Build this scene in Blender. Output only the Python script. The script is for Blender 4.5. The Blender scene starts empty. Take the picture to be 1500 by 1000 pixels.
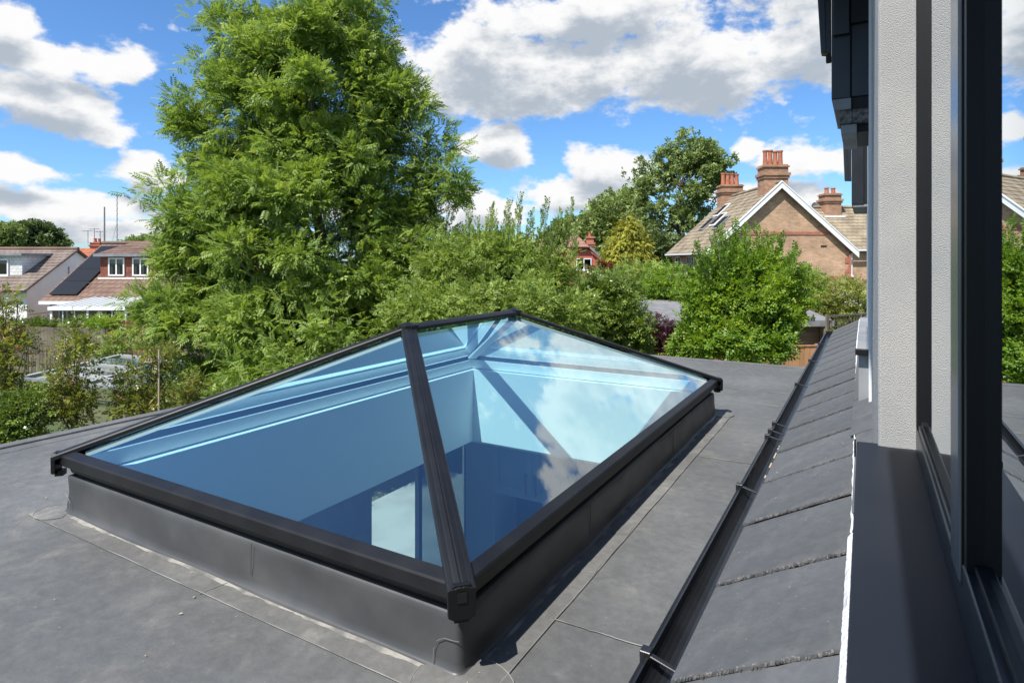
import bpy, bmesh, math, random
import numpy as np
from mathutils import Vector, Matrix

random.seed(7)
rng = np.random.default_rng(7)
S = bpy.context.scene
COL = S.collection
R = math.radians

# ------------------------------------------------------------------ camera
YAW = 0.5268
CAM = (0.8864, -1.2586, 1.0473)
FPX = 890.35
RT = np.array([math.cos(YAW), math.sin(YAW), 0.0])
FW = np.array([-math.sin(YAW), math.cos(YAW), 0.0])
UP = np.array([0, 0, 1.0])
C0 = np.array(CAM)
cd = bpy.data.cameras.new('camera')
cam = bpy.data.objects.new('camera', cd)
COL.objects.link(cam)
cam.location = CAM
cam.rotation_euler = (R(90), 0, YAW)
cd.sensor_width = 36.0
cd.lens = FPX / 1500 * 36
cd.shift_y = -118.5 / 1500
cd.clip_start = 0.02
cd.clip_end = 2000
cd.dof.use_dof = True
cd.dof.focus_distance = 4.0
cd.dof.aperture_fstop = 13.0
S.camera = cam

def ray(x, y):
    return FW + RT * (x - 750.5) / FPX + UP * (381.5 - y) / FPX
def onz(x, y, z):
    r = ray(x, y)
    return C0 + r * (z - C0[2]) / r[2]
def at(x, y, d):
    return C0 + ray(x, y) * d
def fr(u, w, z=0.0):
    """lateral u, distance w from the viewpoint's plan position, height z"""
    p = C0 + RT * u + FW * w
    return np.array([p[0], p[1], z])

# ------------------------------------------------------------------ light
S.view_settings.view_transform = 'Standard'
S.view_settings.look = 'None'
S.view_settings.exposure = 0.75
S.view_settings.gamma = 1.0
S.render.engine = 'CYCLES'
S.cycles.max_bounces = 10
S.cycles.transparent_max_bounces = 16
S.cycles.transmission_bounces = 8
S.cycles.caustics_reflective = False
S.cycles.caustics_refractive = False

SUN_FROM = Vector((-0.035, -0.16, 0.25)).normalized()
SUN_EL = math.asin(SUN_FROM.z)
SUN_AZ = math.atan2(SUN_FROM.x, SUN_FROM.y)
sl = bpy.data.lights.new('sun', 'SUN')
sl.energy = 4.6
sl.angle = R(0.53)
sl.color = (1.0, 0.955, 0.88)
sun = bpy.data.objects.new('sun', sl)
COL.objects.link(sun)
sun.rotation_euler = SUN_FROM.to_track_quat('Z', 'Y').to_euler()
sun.location = (0, -5, 12)

W = bpy.data.worlds.new('World')
S.world = W
W.use_nodes = True
nt = W.node_tree
nt.nodes.clear()
def N(tree, typ, **kw):
    n = tree.nodes.new(typ)
    for k, v in kw.items():
        setattr(n, k, v)
    return n
def M_(tree, op, a, b=None, c=None, clamp=False):
    n = tree.nodes.new('ShaderNodeMath')
    n.operation = op
    n.use_clamp = clamp
    for i, v in enumerate((a, b, c)):
        if v is None: continue
        if isinstance(v, (int, float)): n.inputs[i].default_value = v
        else: tree.links.new(v, n.inputs[i])
    return n.outputs[0]
def MR(tree, v, a, b, c=0.0, d=1.0, smooth=True):
    n = tree.nodes.new('ShaderNodeMapRange')
    n.interpolation_type = 'SMOOTHSTEP' if smooth else 'LINEAR'
    tree.links.new(v, n.inputs[0])
    for i, x in enumerate((a, b, c, d)):
        n.inputs[i + 1].default_value = x
    return n.outputs[0]

# cloud banks as (azimuth, elevation, half-width, half-height) in radians
def azel(x, y):
    r = ray(x, y)
    return math.atan2(r[0], r[1]), math.asin(r[2] / np.linalg.norm(r))
CL = [(110, 92, 125, 36), (60, 150, 165, 44), (10, 30, 75, 50), (178, 246, 62, 28), (30, 250, 90, 26),
      (60, 300, 190, 34), (215, 262, 50, 24), (120, 334, 260, 18),
      (700, 95, 120, 60), (830, 100, 190, 64), (1010, 90, 230, 72), (1180, 60, 130, 90), (880, 10, 240, 48), (735, 215, 72, 32),
      (640, 130, 60, 40), (880, 248, 66, 32), (820, 285, 120, 26), (700, 300, 80, 24), (560, 320, 120, 18), (1082, 226, 30, 18), (1180, 238, 84, 36),
      (1130, 285, 90, 22), (420, 300, 120, 20)]
BL = []
for x, y, rx, ry in CL:
    a, e = azel(x, y)
    k = 1.0 / (1 + ((x - 750) / FPX) ** 2)
    BL.append((a, e, rx / FPX * k, ry / FPX * math.sqrt(k)))
BL += [(R(6), R(25), R(21), R(8)), (R(34), R(22), R(16), R(8)), (R(-112), R(20), R(16), R(7)), (R(75), R(30), R(20), R(9)), (R(150), R(32), R(26), R(9)), (R(-150), R(30), R(30), R(12)), (R(175), R(40), R(40), R(16)), (R(120), R(26), R(26), R(11)), (R(90), R(52), R(34), R(10)), (R(-118), R(14), R(26), R(7)), (R(60), R(14), R(22), R(6)), (R(178), R(16), R(36), R(8))]  # mostly banks out of view, several added for a brighter, more neutral fill

def density_group():
    g = bpy.data.node_groups.new('cloud_field', 'ShaderNodeTree')
    g.interface.new_socket('Vector', in_out='INPUT', socket_type='NodeSocketVector')
    g.interface.new_socket('Lift', in_out='INPUT', socket_type='NodeSocketFloat')
    g.interface.new_socket('Rough', in_out='INPUT', socket_type='NodeSocketFloat')
    g.interface.new_socket('Field', in_out='OUTPUT', socket_type='NodeSocketFloat')
    gi = g.nodes.new('NodeGroupInput'); go = g.nodes.new('NodeGroupOutput')
    sx = g.nodes.new('ShaderNodeSeparateXYZ')
    g.links.new(gi.outputs[0], sx.inputs[0])
    az = M_(g, 'ARCTAN2', sx.outputs[0], sx.outputs[1])
    el = M_(g, 'ADD', M_(g, 'ARCSINE', sx.outputs[2]), gi.outputs[1])
    cb = g.nodes.new('ShaderNodeCombineXYZ')
    g.links.new(az, cb.inputs[0]); g.links.new(M_(g, 'MULTIPLY', el, 1.7), cb.inputs[1])
    # domain warp so that banks have lobed outlines
    nw = N(g, 'ShaderNodeTexNoise'); nw.inputs['Scale'].default_value = 5.0; nw.inputs['Detail'].default_value = 3
    g.links.new(cb.outputs[0], nw.inputs['Vector'])
    sw = g.nodes.new('ShaderNodeSeparateColor'); g.links.new(nw.outputs['Color'], sw.inputs[0])
    azw = M_(g, 'MULTIPLY_ADD', M_(g, 'SUBTRACT', sw.outputs[0], 0.5), 0.14, az)
    elw = M_(g, 'MULTIPLY_ADD', M_(g, 'SUBTRACT', sw.outputs[1], 0.5), 0.06, el)
    cur = None
    for a, e, ra, re in BL:
        dx = M_(g, 'MULTIPLY_ADD', azw, 1 / ra, -a / ra)
        dy = M_(g, 'MULTIPLY_ADD', elw, 1 / re, -e / re)
        d2 = M_(g, 'ADD', M_(g, 'MULTIPLY', dx, dx), M_(g, 'MULTIPLY', dy, dy))
        f = M_(g, 'SUBTRACT', 1.0, M_(g, 'SQRT', d2))
        cur = f if cur is None else M_(g, 'MAXIMUM', cur, f)
    cur = M_(g, 'MAXIMUM', cur, -0.7)
    n1 = N(g, 'ShaderNodeTexNoise'); n1.inputs['Scale'].default_value = 8.0; n1.inputs['Detail'].default_value = 10; n1.inputs['Roughness'].default_value = 0.58
    g.links.new(cb.outputs[0], n1.inputs['Vector'])
    n2 = N(g, 'ShaderNodeTexNoise'); n2.inputs['Scale'].default_value = 34.0; n2.inputs['Detail'].default_value = 6; n2.inputs['Roughness'].default_value = 0.6
    g.links.new(cb.outputs[0], n2.inputs['Vector'])
    a1 = M_(g, 'MULTIPLY', M_(g, 'SUBTRACT', n1.outputs[0], 0.47), 3.0)
    a2 = M_(g, 'MULTIPLY', M_(g, 'SUBTRACT', n2.outputs[0], 0.5), 0.70)
    out = M_(g, 'MULTIPLY_ADD', M_(g, 'ADD', a1, a2), gi.outputs[2], cur)
    g.links.new(out, go.inputs[0])
    return g
dg = density_group()
tc = N(nt, 'ShaderNodeTexCoord')
sky = N(nt, 'ShaderNodeTexSky', sky_type='NISHITA', sun_disc=False)
sky.sun_elevation = SUN_EL
sky.sun_rotation = SUN_AZ
sky.air_density = 1.0
sky.dust_density = 0.35
sky.ozone_density = 2.2
f1 = N(nt, 'ShaderNodeGroup', node_tree=dg); nt.links.new(tc.outputs['Generated'], f1.inputs[0]); f1.inputs[1].default_value = 0; f1.inputs[2].default_value = 1.0
f2 = N(nt, 'ShaderNodeGroup', node_tree=dg); nt.links.new(tc.outputs['Generated'], f2.inputs[0]); f2.inputs[1].default_value = 0.035; f2.inputs[2].default_value = 0.9
cover = MR(nt, f1.outputs[0], 0.0, 0.42)
grey = MR(nt, f2.outputs[0], 0.12, 0.95, 0.0, 0.92)
sepw = N(nt, 'ShaderNodeSeparateXYZ'); nt.links.new(tc.outputs['Generated'], sepw.inputs[0])
ramp = N(nt, 'ShaderNodeMix', data_type='RGBA')
nt.links.new(grey, ramp.inputs[0])
SKY_STR = 0.15
CLW = 3.9
ramp.inputs[6].default_value = (CLW, CLW * 1.0, CLW * 1.0, 1)
ramp.inputs[7].default_value = (CLW * .42, CLW * .49, CLW * .58, 1)
# deepen the blue a little: the photograph's sky is a polarised mid blue
tint = N(nt, 'ShaderNodeMix', data_type='RGBA', blend_type='MULTIPLY')
tint.inputs[0].default_value = 1.0
nt.links.new(sky.outputs[0], tint.inputs[6])
tint.inputs[7].default_value = (0.36, 0.535, 0.72, 1)
mixc = N(nt, 'ShaderNodeMix', data_type='RGBA')
nt.links.new(M_(nt, 'MULTIPLY', cover, MR(nt, sepw.outputs[2], -0.01, 0.03)), mixc.inputs[0])
nt.links.new(tint.outputs[2], mixc.inputs[6])
nt.links.new(ramp.outputs[2], mixc.inputs[7])
bg = N(nt, 'ShaderNodeBackground'); bg.inputs['Strength'].default_value = SKY_STR
nt.links.new(mixc.outputs[2], bg.inputs[0])
wo = N(nt, 'ShaderNodeOutputWorld'); nt.links.new(bg.outputs[0], wo.inputs[0])
W.cycles.sampling_method = 'MANUAL'
W.cycles.sample_map_resolution = 512

# ------------------------------------------------------------------ materials
def mat(name, col, rough=0.6, col2=None, scale=4.0, amt=1.0, bump=0.0, bscale=60.0, metal=0.0, spec=0.5, detail=6, contrast=(0.35, 0.65), stretch=None, coat=0.0):
    m = bpy.data.materials.new(name)
    m.use_nodes = True
    t = m.node_tree
    p = t.nodes['Principled BSDF']
    p.inputs['Roughness'].default_value = rough
    p.inputs['Metallic'].default_value = metal
    p.inputs['Specular IOR Level'].default_value = spec
    p.inputs['Coat Weight'].default_value = coat
    p.inputs['Base Color'].default_value = (*col, 1)
    co = N(t, 'ShaderNodeTexCoord')
    vec = co.outputs['Object']
    if stretch:
        mp = N(t, 'ShaderNodeMapping'); mp.inputs['Scale'].default_value = stretch
        t.links.new(vec, mp.inputs[0]); vec = mp.outputs[0]
    if col2:
        n = N(t, 'ShaderNodeTexNoise'); n.inputs['Scale'].default_value = scale; n.inputs['Detail'].default_value = detail
        t.links.new(vec, n.inputs['Vector'])
        f = MR(t, n.outputs[0], contrast[0], contrast[1], 0, amt)
        mx = N(t, 'ShaderNodeMix', data_type='RGBA')
        t.links.new(f, mx.inputs[0]); mx.inputs[6].default_value = (*col, 1); mx.inputs[7].default_value = (*col2, 1)
        t.links.new(mx.outputs[2], p.inputs['Base Color'])
        m['_mix'] = mx.name
    if bump:
        b = N(t, 'ShaderNodeTexNoise'); b.inputs['Scale'].default_value = bscale; b.inputs['Detail'].default_value = 5
        t.links.new(vec, b.inputs['Vector'])
        bn = N(t, 'ShaderNodeBump'); bn.inputs['Strength'].default_value = bump; bn.inputs['Distance'].default_value = 0.02
        t.links.new(b.outputs[0], bn.inputs['Height']); t.links.new(bn.outputs[0], p.inputs['Normal'])
    return m

def rand_tint(m, lo=0.75, hi=1.2):
    """each object of a kind a little lighter or darker"""
    t = m.node_tree; p = t.nodes['Principled BSDF']
    oi = N(t, 'ShaderNodeObjectInfo')
    hs = N(t, 'ShaderNodeHueSaturation')
    t.links.new(MR(t, oi.outputs['Random'], 0, 1, lo, hi, False), hs.inputs['Value'])
    if p.inputs['Base Color'].is_linked:
        t.links.new(p.inputs['Base Color'].links[0].from_socket, hs.inputs['Color'])
    else:
        hs.inputs['Color'].default_value = p.inputs['Base Color'].default_value
    t.links.new(hs.outputs[0], p.inputs['Base Color'])
    return m

def leafmat(name, a, b, c=None, rough=0.5, trans=0.42, tcol=None, spec=0.35):
    m = bpy.data.materials.new(name); m.use_nodes = True
    t = m.node_tree; p = t.nodes['Principled BSDF']; o = t.nodes['Material Output']
    at_ = N(t, 'ShaderNodeAttribute', attribute_name='tint')
    cr = N(t, 'ShaderNodeValToRGB')
    cr.color_ramp.elements[0].color = (*a, 1); cr.color_ramp.elements[1].color = (*b, 1)
    cr.color_ramp.elements[1].position = 0.85 if c else 1.0
    if c:
        e = cr.color_ramp.elements.new(0.97); e.color = (*c, 1)
    t.links.new(at_.outputs['Fac'], cr.inputs[0])
    t.links.new(cr.outputs[0], p.inputs['Base Color'])
    p.inputs['Roughness'].default_value = rough
    p.inputs['Specular IOR Level'].default_value = spec
    tr = N(t, 'ShaderNodeBsdfTranslucent')
    hs = N(t, 'ShaderNodeHueSaturation'); hs.inputs['Saturation'].default_value = 1.12; hs.inputs['Value'].default_value = 1.35; hs.inputs['Hue'].default_value = 0.485
    t.links.new(cr.outputs[0], hs.inputs['Color']); t.links.new(hs.outputs[0], tr.inputs[0])
    mx = N(t, 'ShaderNodeMixShader'); mx.inputs[0].default_value = trans
    t.links.new(p.outputs[0], mx.inputs[1]); t.links.new(tr.outputs[0], mx.inputs[2])
    t.links.new(mx.outputs[0], o.inputs[0])
    return m

def glass(name, tint_, boost=1.0, base=0.02, rcol=(1, 1, 1), rough=0.0):
    m = bpy.data.materials.new(name); m.use_nodes = True
    t = m.node_tree; t.nodes.remove(t.nodes['Principled BSDF']); o = t.nodes['Material Output']
    tr = N(t, 'ShaderNodeBsdfTransparent'); tr.inputs[0].default_value = (*tint_, 1)
    gl = N(t, 'ShaderNodeBsdfGlossy'); gl.inputs['Roughness'].default_value = rough; gl.inputs[0].default_value = (*rcol, 1)
    fr_ = N(t, 'ShaderNodeFresnel'); fr_.inputs[0].default_value = 1.5
    ge = N(t, 'ShaderNodeNewGeometry')
    f = M_(t, 'MULTIPLY_ADD', fr_.outputs[0], boost, base, clamp=True)
    f = M_(t, 'MULTIPLY', f, M_(t, 'SUBTRACT', 1.0, ge.outputs['Backfacing']))
    mx = N(t, 'ShaderNodeMixShader'); t.links.new(f, mx.inputs[0])
    t.links.new(tr.outputs[0], mx.inputs[1]); t.links.new(gl.outputs[0], mx.inputs[2])
    t.links.new(mx.outputs[0], o.inputs[0])
    return m

def brickmat(name, c1, c2, mortar, scale=1.0, bump=0.25, squash=1.0, noise=None):
    m = bpy.data.materials.new(name); m.use_nodes = True
    t = m.node_tree; p = t.nodes['Principled BSDF']; p.inputs['Roughness'].default_value = 0.85
    co = N(t, 'ShaderNodeTexCoord'); sx = N(t, 'ShaderNodeSeparateXYZ'); t.links.new(co.outputs['Object'], sx.inputs[0])
    cb = N(t, 'ShaderNodeCombineXYZ'); t.links.new(M_(t, 'ADD', sx.outputs[0], sx.outputs[1]), cb.inputs[0]); t.links.new(sx.outputs[2], cb.inputs[1])
    b = N(t, 'ShaderNodeTexBrick')
    b.inputs['Color1'].default_value = (*c1, 1); b.inputs['Color2'].default_value = (*c2, 1); b.inputs['Mortar'].default_value = (*mortar, 1)
    b.inputs['Scale'].default_value = scale
    b.inputs['Brick Width'].default_value = 0.225; b.inputs['Row Height'].default_value = 0.075 * squash; b.inputs['Mortar Size'].default_value = 0.007
    t.links.new(cb.outputs[0], b.inputs['Vector'])
    n = N(t, 'ShaderNodeTexNoise'); n.inputs['Scale'].default_value = 0.9; n.inputs['Detail'].default_value = 7; n.inputs['Roughness'].default_value = 0.7
    t.links.new(co.outputs['Object'], n.inputs['Vector'])
    hs = N(t, 'ShaderNodeHueSaturation'); t.links.new(MR(t, n.outputs[0], 0.3, 0.7, 0.72, 1.25), hs.inputs['Value'])
    t.links.new(b.outputs['Color'], hs.inputs['Color']); t.links.new(hs.outputs[0], p.inputs['Base Color'])
    bn = N(t, 'ShaderNodeBump'); bn.inputs['Strength'].default_value = bump; bn.inputs['Distance'].default_value = 0.01
    t.links.new(M_(t, 'SUBTRACT', 1, b.outputs['Fac']), bn.inputs['Height']); t.links.new(bn.outputs[0], p.inputs['Normal'])
    return m

def membrane(name, base, dust, rough=0.5):
    """grey roofing membrane: broad stains, pale dust, fine scuffs"""
    m = mat(name, base, rough, tuple(x * 1.4 for x in base), 1.1, 0.9, bump=0.07, bscale=60, contrast=(0.38, 0.66), detail=7)
    t = m.node_tree; p = t.nodes['Principled BSDF']; src = p.inputs['Base Color'].links[0].from_socket
    co = N(t, 'ShaderNodeTexCoord')
    n = N(t, 'ShaderNodeTexNoise'); n.inputs['Scale'].default_value = 5.5; n.inputs['Detail'].default_value = 10; n.inputs['Roughness'].default_value = 0.68; n.inputs['Distortion'].default_value = 0.6
    t.links.new(co.outputs['Object'], n.inputs['Vector'])
    mx = N(t, 'ShaderNodeMix', data_type='RGBA'); t.links.new(MR(t, n.outputs[0], 0.50, 0.80, 0, 0.42), mx.inputs[0])
    t.links.new(src, mx.inputs[6]); mx.inputs[7].default_value = (*dust, 1)
    n3 = N(t, 'ShaderNodeTexNoise'); n3.inputs['Scale'].default_value = 21; n3.inputs['Detail'].default_value = 8; n3.inputs['Roughness'].default_value = 0.75
    t.links.new(co.outputs['Object'], n3.inputs['Vector'])
    hv = N(t, 'ShaderNodeHueSaturation'); t.links.new(MR(t, n3.outputs[0], 0.3, 0.7, 0.86, 1.16), hv.inputs['Value'])
    t.links.new(mx.outputs[2], hv.inputs['Color'])
    n2 = N(t, 'ShaderNodeTexNoise'); n2.inputs['Scale'].default_value = 90; n2.inputs['Detail'].default_value = 3
    t.links.new(co.outputs['Object'], n2.inputs['Vector'])
    mx2 = N(t, 'ShaderNodeMix', data_type='RGBA'); t.links.new(MR(t, n2.outputs[0], 0.69, 0.76, 0, 0.45), mx2.inputs[0])
    t.links.new(hv.outputs[0], mx2.inputs[6]); mx2.inputs[7].default_value = (0.3, 0.31, 0.31, 1)
    t.links.new(mx2.outputs[2], p.inputs['Base Color'])
    t.links.new(MR(t, n.outputs[0], 0.3, 0.75, rough - .1, rough + .2), p.inputs['Roughness'])
    return m

MAT = {
    'membrane': membrane('grey roof membrane', (0.090, 0.092, 0.091), (0.22, 0.216, 0.20), 0.6),
    'skirt': membrane('membrane skirt with dust', (0.108, 0.108, 0.105), (0.40, 0.38, 0.33), 0.65),
    'upstand': mat('upstand membrane', (0.046, 0.048, 0.051), 0.44, (0.072, 0.073, 0.075), 3, 1, bump=0.12, bscale=9),
    'dust': mat('pale dust line', (0.30, 0.29, 0.26), 0.95, (0.13, 0.13, 0.125), 9, 1, contrast=(.4, .6)),
    'seam': mat('pale seam bead', (0.24, 0.24, 0.225), 0.8, (0.10, 0.10, 0.10), 7, 1),
    'alu': mat('anthracite powder coat', (0.006, 0.0065, 0.008), 0.45, (0.010, 0.0105, 0.012), 9, 1, bump=0.02, bscale=400, spec=.35),
    'alu2': mat('anthracite cap', (0.026, 0.027, 0.030), 0.42, (0.07, 0.068, 0.063), 20, 0.5, contrast=(.55, .8)),
    'black': mat('black gasket', (0.005, 0.005, 0.006), 0.5, spec=.3),
    'upvc': mat('black upvc', (0.010, 0.011, 0.013), 0.33, (0.015, 0.016, 0.019), 8, 1, bump=0.03, bscale=300),
    'sill': mat('dark blue grey sill', (0.007, 0.010, 0.017), 0.5, (0.011, 0.014, 0.021), 2.2, 1, bump=0.04, bscale=500, spec=.3),
    'frame': mat('dark window frame', (0.011, 0.014, 0.020), 0.32, (0.020, 0.023, 0.029), 12, 1, bump=0.05, bscale=300),
    'mull': mat('satin grey mullion', (0.10, 0.115, 0.13), 0.22, spec=.8),
    'tile': rand_tint(membrane('fibre cement tile', (0.082, 0.086, 0.090), (0.18, 0.182, 0.18), 0.6), 0.9, 1.08),
    'tileedge': mat('tile edge grit', (0.06, 0.06, 0.062), 0.9, (0.2, 0.19, 0.18), 60, 1, bump=0.4, bscale=200),
    'sealant': mat('white sealant', (0.78, 0.79, 0.8), 0.6, (0.5, 0.5, 0.5), 14, 0.6, bump=0.5, bscale=70),
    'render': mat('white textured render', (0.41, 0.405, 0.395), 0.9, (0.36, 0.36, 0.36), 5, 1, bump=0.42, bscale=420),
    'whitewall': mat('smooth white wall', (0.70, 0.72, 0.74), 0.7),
    'plaster': mat('white plaster', (0.92, 0.92, 0.91), 0.7),
    'cab': mat('grey painted cabinet', (0.42, 0.46, 0.55), 0.5),
    'steel': mat('brushed steel', (0.6, 0.6, 0.6), 0.25, metal=1.0),
    'floorin': mat('pale floor tile', (0.3, 0.3, 0.3), 0.4, (0.38, 0.38, 0.37), 2),
    'patio': mat('pale patio paving', (0.34, 0.345, 0.31), 0.8, (0.25, 0.255, 0.23), 1.3),
    'skyglass': glass('tinted roof glass', (0.80, 0.95, 0.98), 1.9, 0.12, (0.93, 0.98, 1.0)),
    'winglass': glass('window glass', (0.45, 0.5, 0.52), 2.1, 0.06, (0.9, 0.93, 0.95)),
    'farglass': glass('far window glass', (0.5, 0.55, 0.56), 1.0, 0.04),
    'coldglass': glass('greenhouse glass', (0.78, 0.86, 0.86), 1.6, 0.10, rough=0.08),
    'brick': brickmat('stock brick', (0.39, 0.215, 0.125), (0.50, 0.31, 0.185), (0.42, 0.36, 0.28)),
    'redbrick': brickmat('red brick', (0.36, 0.10, 0.06), (0.44, 0.15, 0.09), (0.3, 0.22, 0.18)),
    'chimbrick': brickmat('chimney brick', (0.30, 0.14, 0.08), (0.40, 0.22, 0.13), (0.30, 0.25, 0.2)),
    'cladding': brickmat('red brown hung tile', (0.20, 0.065, 0.04), (0.26, 0.09, 0.055), (0.10, 0.04, 0.03), squash=2.0),
    'whitecl': brickmat('white board cladding', (0.76, 0.76, 0.76), (0.7, 0.7, 0.7), (0.35, 0.35, 0.35), squash=2.0),
    'rooftan': mat('weathered tan roof tile', (0.20, 0.155, 0.11), 0.9, (0.30, 0.25, 0.17), 1.4, 1, bump=0.5, bscale=8, detail=9),
    'roofbrown': mat('brown roof tile', (0.135, 0.078, 0.060), 0.85, (0.18, 0.115, 0.085), 1.1, 1, bump=0.5, bscale=7, detail=8),
    'roofred': mat('orange clay roof', (0.42, 0.14, 0.07), 0.85, (0.32, 0.11, 0.06), 2, 1, bump=0.4, bscale=8),
    'roofmauve': mat('dull red roof', (0.22, 0.11, 0.09), 0.85, (0.30, 0.17, 0.12), 2, 1, bump=0.4, bscale=8),
    'pot': mat('terracotta pot', (0.42, 0.15, 0.08), 0.8, (0.3, 0.1, 0.06), 5, 1),
    'white': mat('white paint', (0.80, 0.81, 0.82), 0.45),
    'wallw': mat('off white house render', (0.80, 0.80, 0.79), 0.85, (0.70, 0.70, 0.69), 0.7, 1),
    'pinkw': mat('salmon red wall', (0.46, 0.13, 0.09), 0.85, (0.40, 0.11, 0.075), 2, 1),
    'solar': mat('solar glass', (0.010, 0.011, 0.015), 0.45, spec=0.25),
    'solarf': mat('solar frame', (0.05, 0.055, 0.06), 0.4),
    'roofgrey': mat('greyish brown roof tile', (0.15, 0.115, 0.098), 0.9, (0.21, 0.17, 0.145), 1.1, 1, bump=0.5, bscale=7, detail=8),
    'curtain': mat('net curtain', (0.55, 0.55, 0.55), 0.9),
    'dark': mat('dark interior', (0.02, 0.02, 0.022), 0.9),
    'lead': mat('lead grey', (0.18, 0.19, 0.205), 0.55, (0.25, 0.26, 0.27), 4, 1),
    'polyroof': mat('milky roof sheet', (0.36, 0.38, 0.38), 0.5),
    'fence': rand_tint(mat('weathered grey fence board', (0.095, 0.075, 0.055), 0.9, (0.18, 0.155, 0.115), 3, 1, bump=0.3, bscale=10, stretch=(6, 6, .7)), 0.6, 1.3),
    'fencebrown': rand_tint(mat('brown fence board', (0.20, 0.085, 0.045), 0.85, (0.27, 0.13, 0.07), 3, 1, bump=0.3, bscale=10, stretch=(6, 6, .7)), 0.7, 1.2),
    'fenceor': rand_tint(mat('orange brown fence board', (0.34, 0.17, 0.075), 0.8, (0.42, 0.23, 0.11), 3, 1, stretch=(6, 6, .7)), 0.8, 1.15),
    'shed': rand_tint(mat('brown shed plank', (0.20, 0.115, 0.065), 0.8, (0.28, 0.17, 0.10), 3, 1, stretch=(.6, .6, 8)), 0.75, 1.15),
    'felt': mat('shed roof felt', (0.14, 0.14, 0.15), 0.9, (0.19, 0.19, 0.20), 3, 1, bump=0.3, bscale=30),
    'grass': mat('garden grass', (0.045, 0.075, 0.018), 0.9, (0.10, 0.10, 0.045), 0.35, 1, bump=0.6, bscale=20),
    'bark': mat('grey bark', (0.13, 0.115, 0.095), 0.9, (0.22, 0.20, 0.17), 6, 1, bump=0.5, bscale=20, stretch=(1, 1, .3)),
    'barkdark': mat('brown bark', (0.08, 0.06, 0.045), 0.9, (0.13, 0.10, 0.07), 6, 1, bump=0.4, bscale=20),
    'cane': mat('pale bamboo cane', (0.45, 0.36, 0.25), 0.7),
    'ash': leafmat('ash leaf', (0.120, 0.205, 0.040), (0.285, 0.395, 0.085), (0.39, 0.48, 0.17)),
    'plum': leafmat('mid green leaf', (0.130, 0.205, 0.042), (0.31, 0.41, 0.10), (0.40, 0.47, 0.15)),
    'bright': leafmat('bright green leaf', (0.095, 0.185, 0.026), (0.24, 0.37, 0.055), (0.38, 0.46, 0.07), rough=0.4),
    'laurel': leafmat('dark glossy leaf', (0.062, 0.11, 0.020), (0.19, 0.27, 0.05), (0.22, 0.28, 0.05), rough=0.3, trans=0.25, spec=.6),
    'purple': leafmat('purple leaf', (0.035, 0.012, 0.018), (0.11, 0.04, 0.05), rough=0.4, trans=0.25),
    'yellow': leafmat('yellow leaf', (0.40, 0.32, 0.02), (0.6, 0.45, 0.04)),
    'golden': leafmat('golden conifer', (0.13, 0.155, 0.02), (0.37, 0.36, 0.045), rough=0.7, trans=0.2),
    'privet': leafmat('pale golden leaf', (0.15, 0.18, 0.035), (0.32, 0.36, 0.10)),
    'fargreen': leafmat('far green leaf', (0.15, 0.215, 0.065), (0.30, 0.38, 0.13), trans=0.25),
    'fardark': leafmat('far dark leaf', (0.065, 0.105, 0.036), (0.15, 0.20, 0.07), trans=0.25),
    'photinia': leafmat('photinia leaf', (0.09, 0.13, 0.022), (0.27, 0.30, 0.065), (0.55, 0.32, 0.20), rough=0.35, spec=.5),
    'redleaf': leafmat('reddish leaf', (0.10, 0.03, 0.02), (0.2, 0.06, 0.04)),
}

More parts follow.
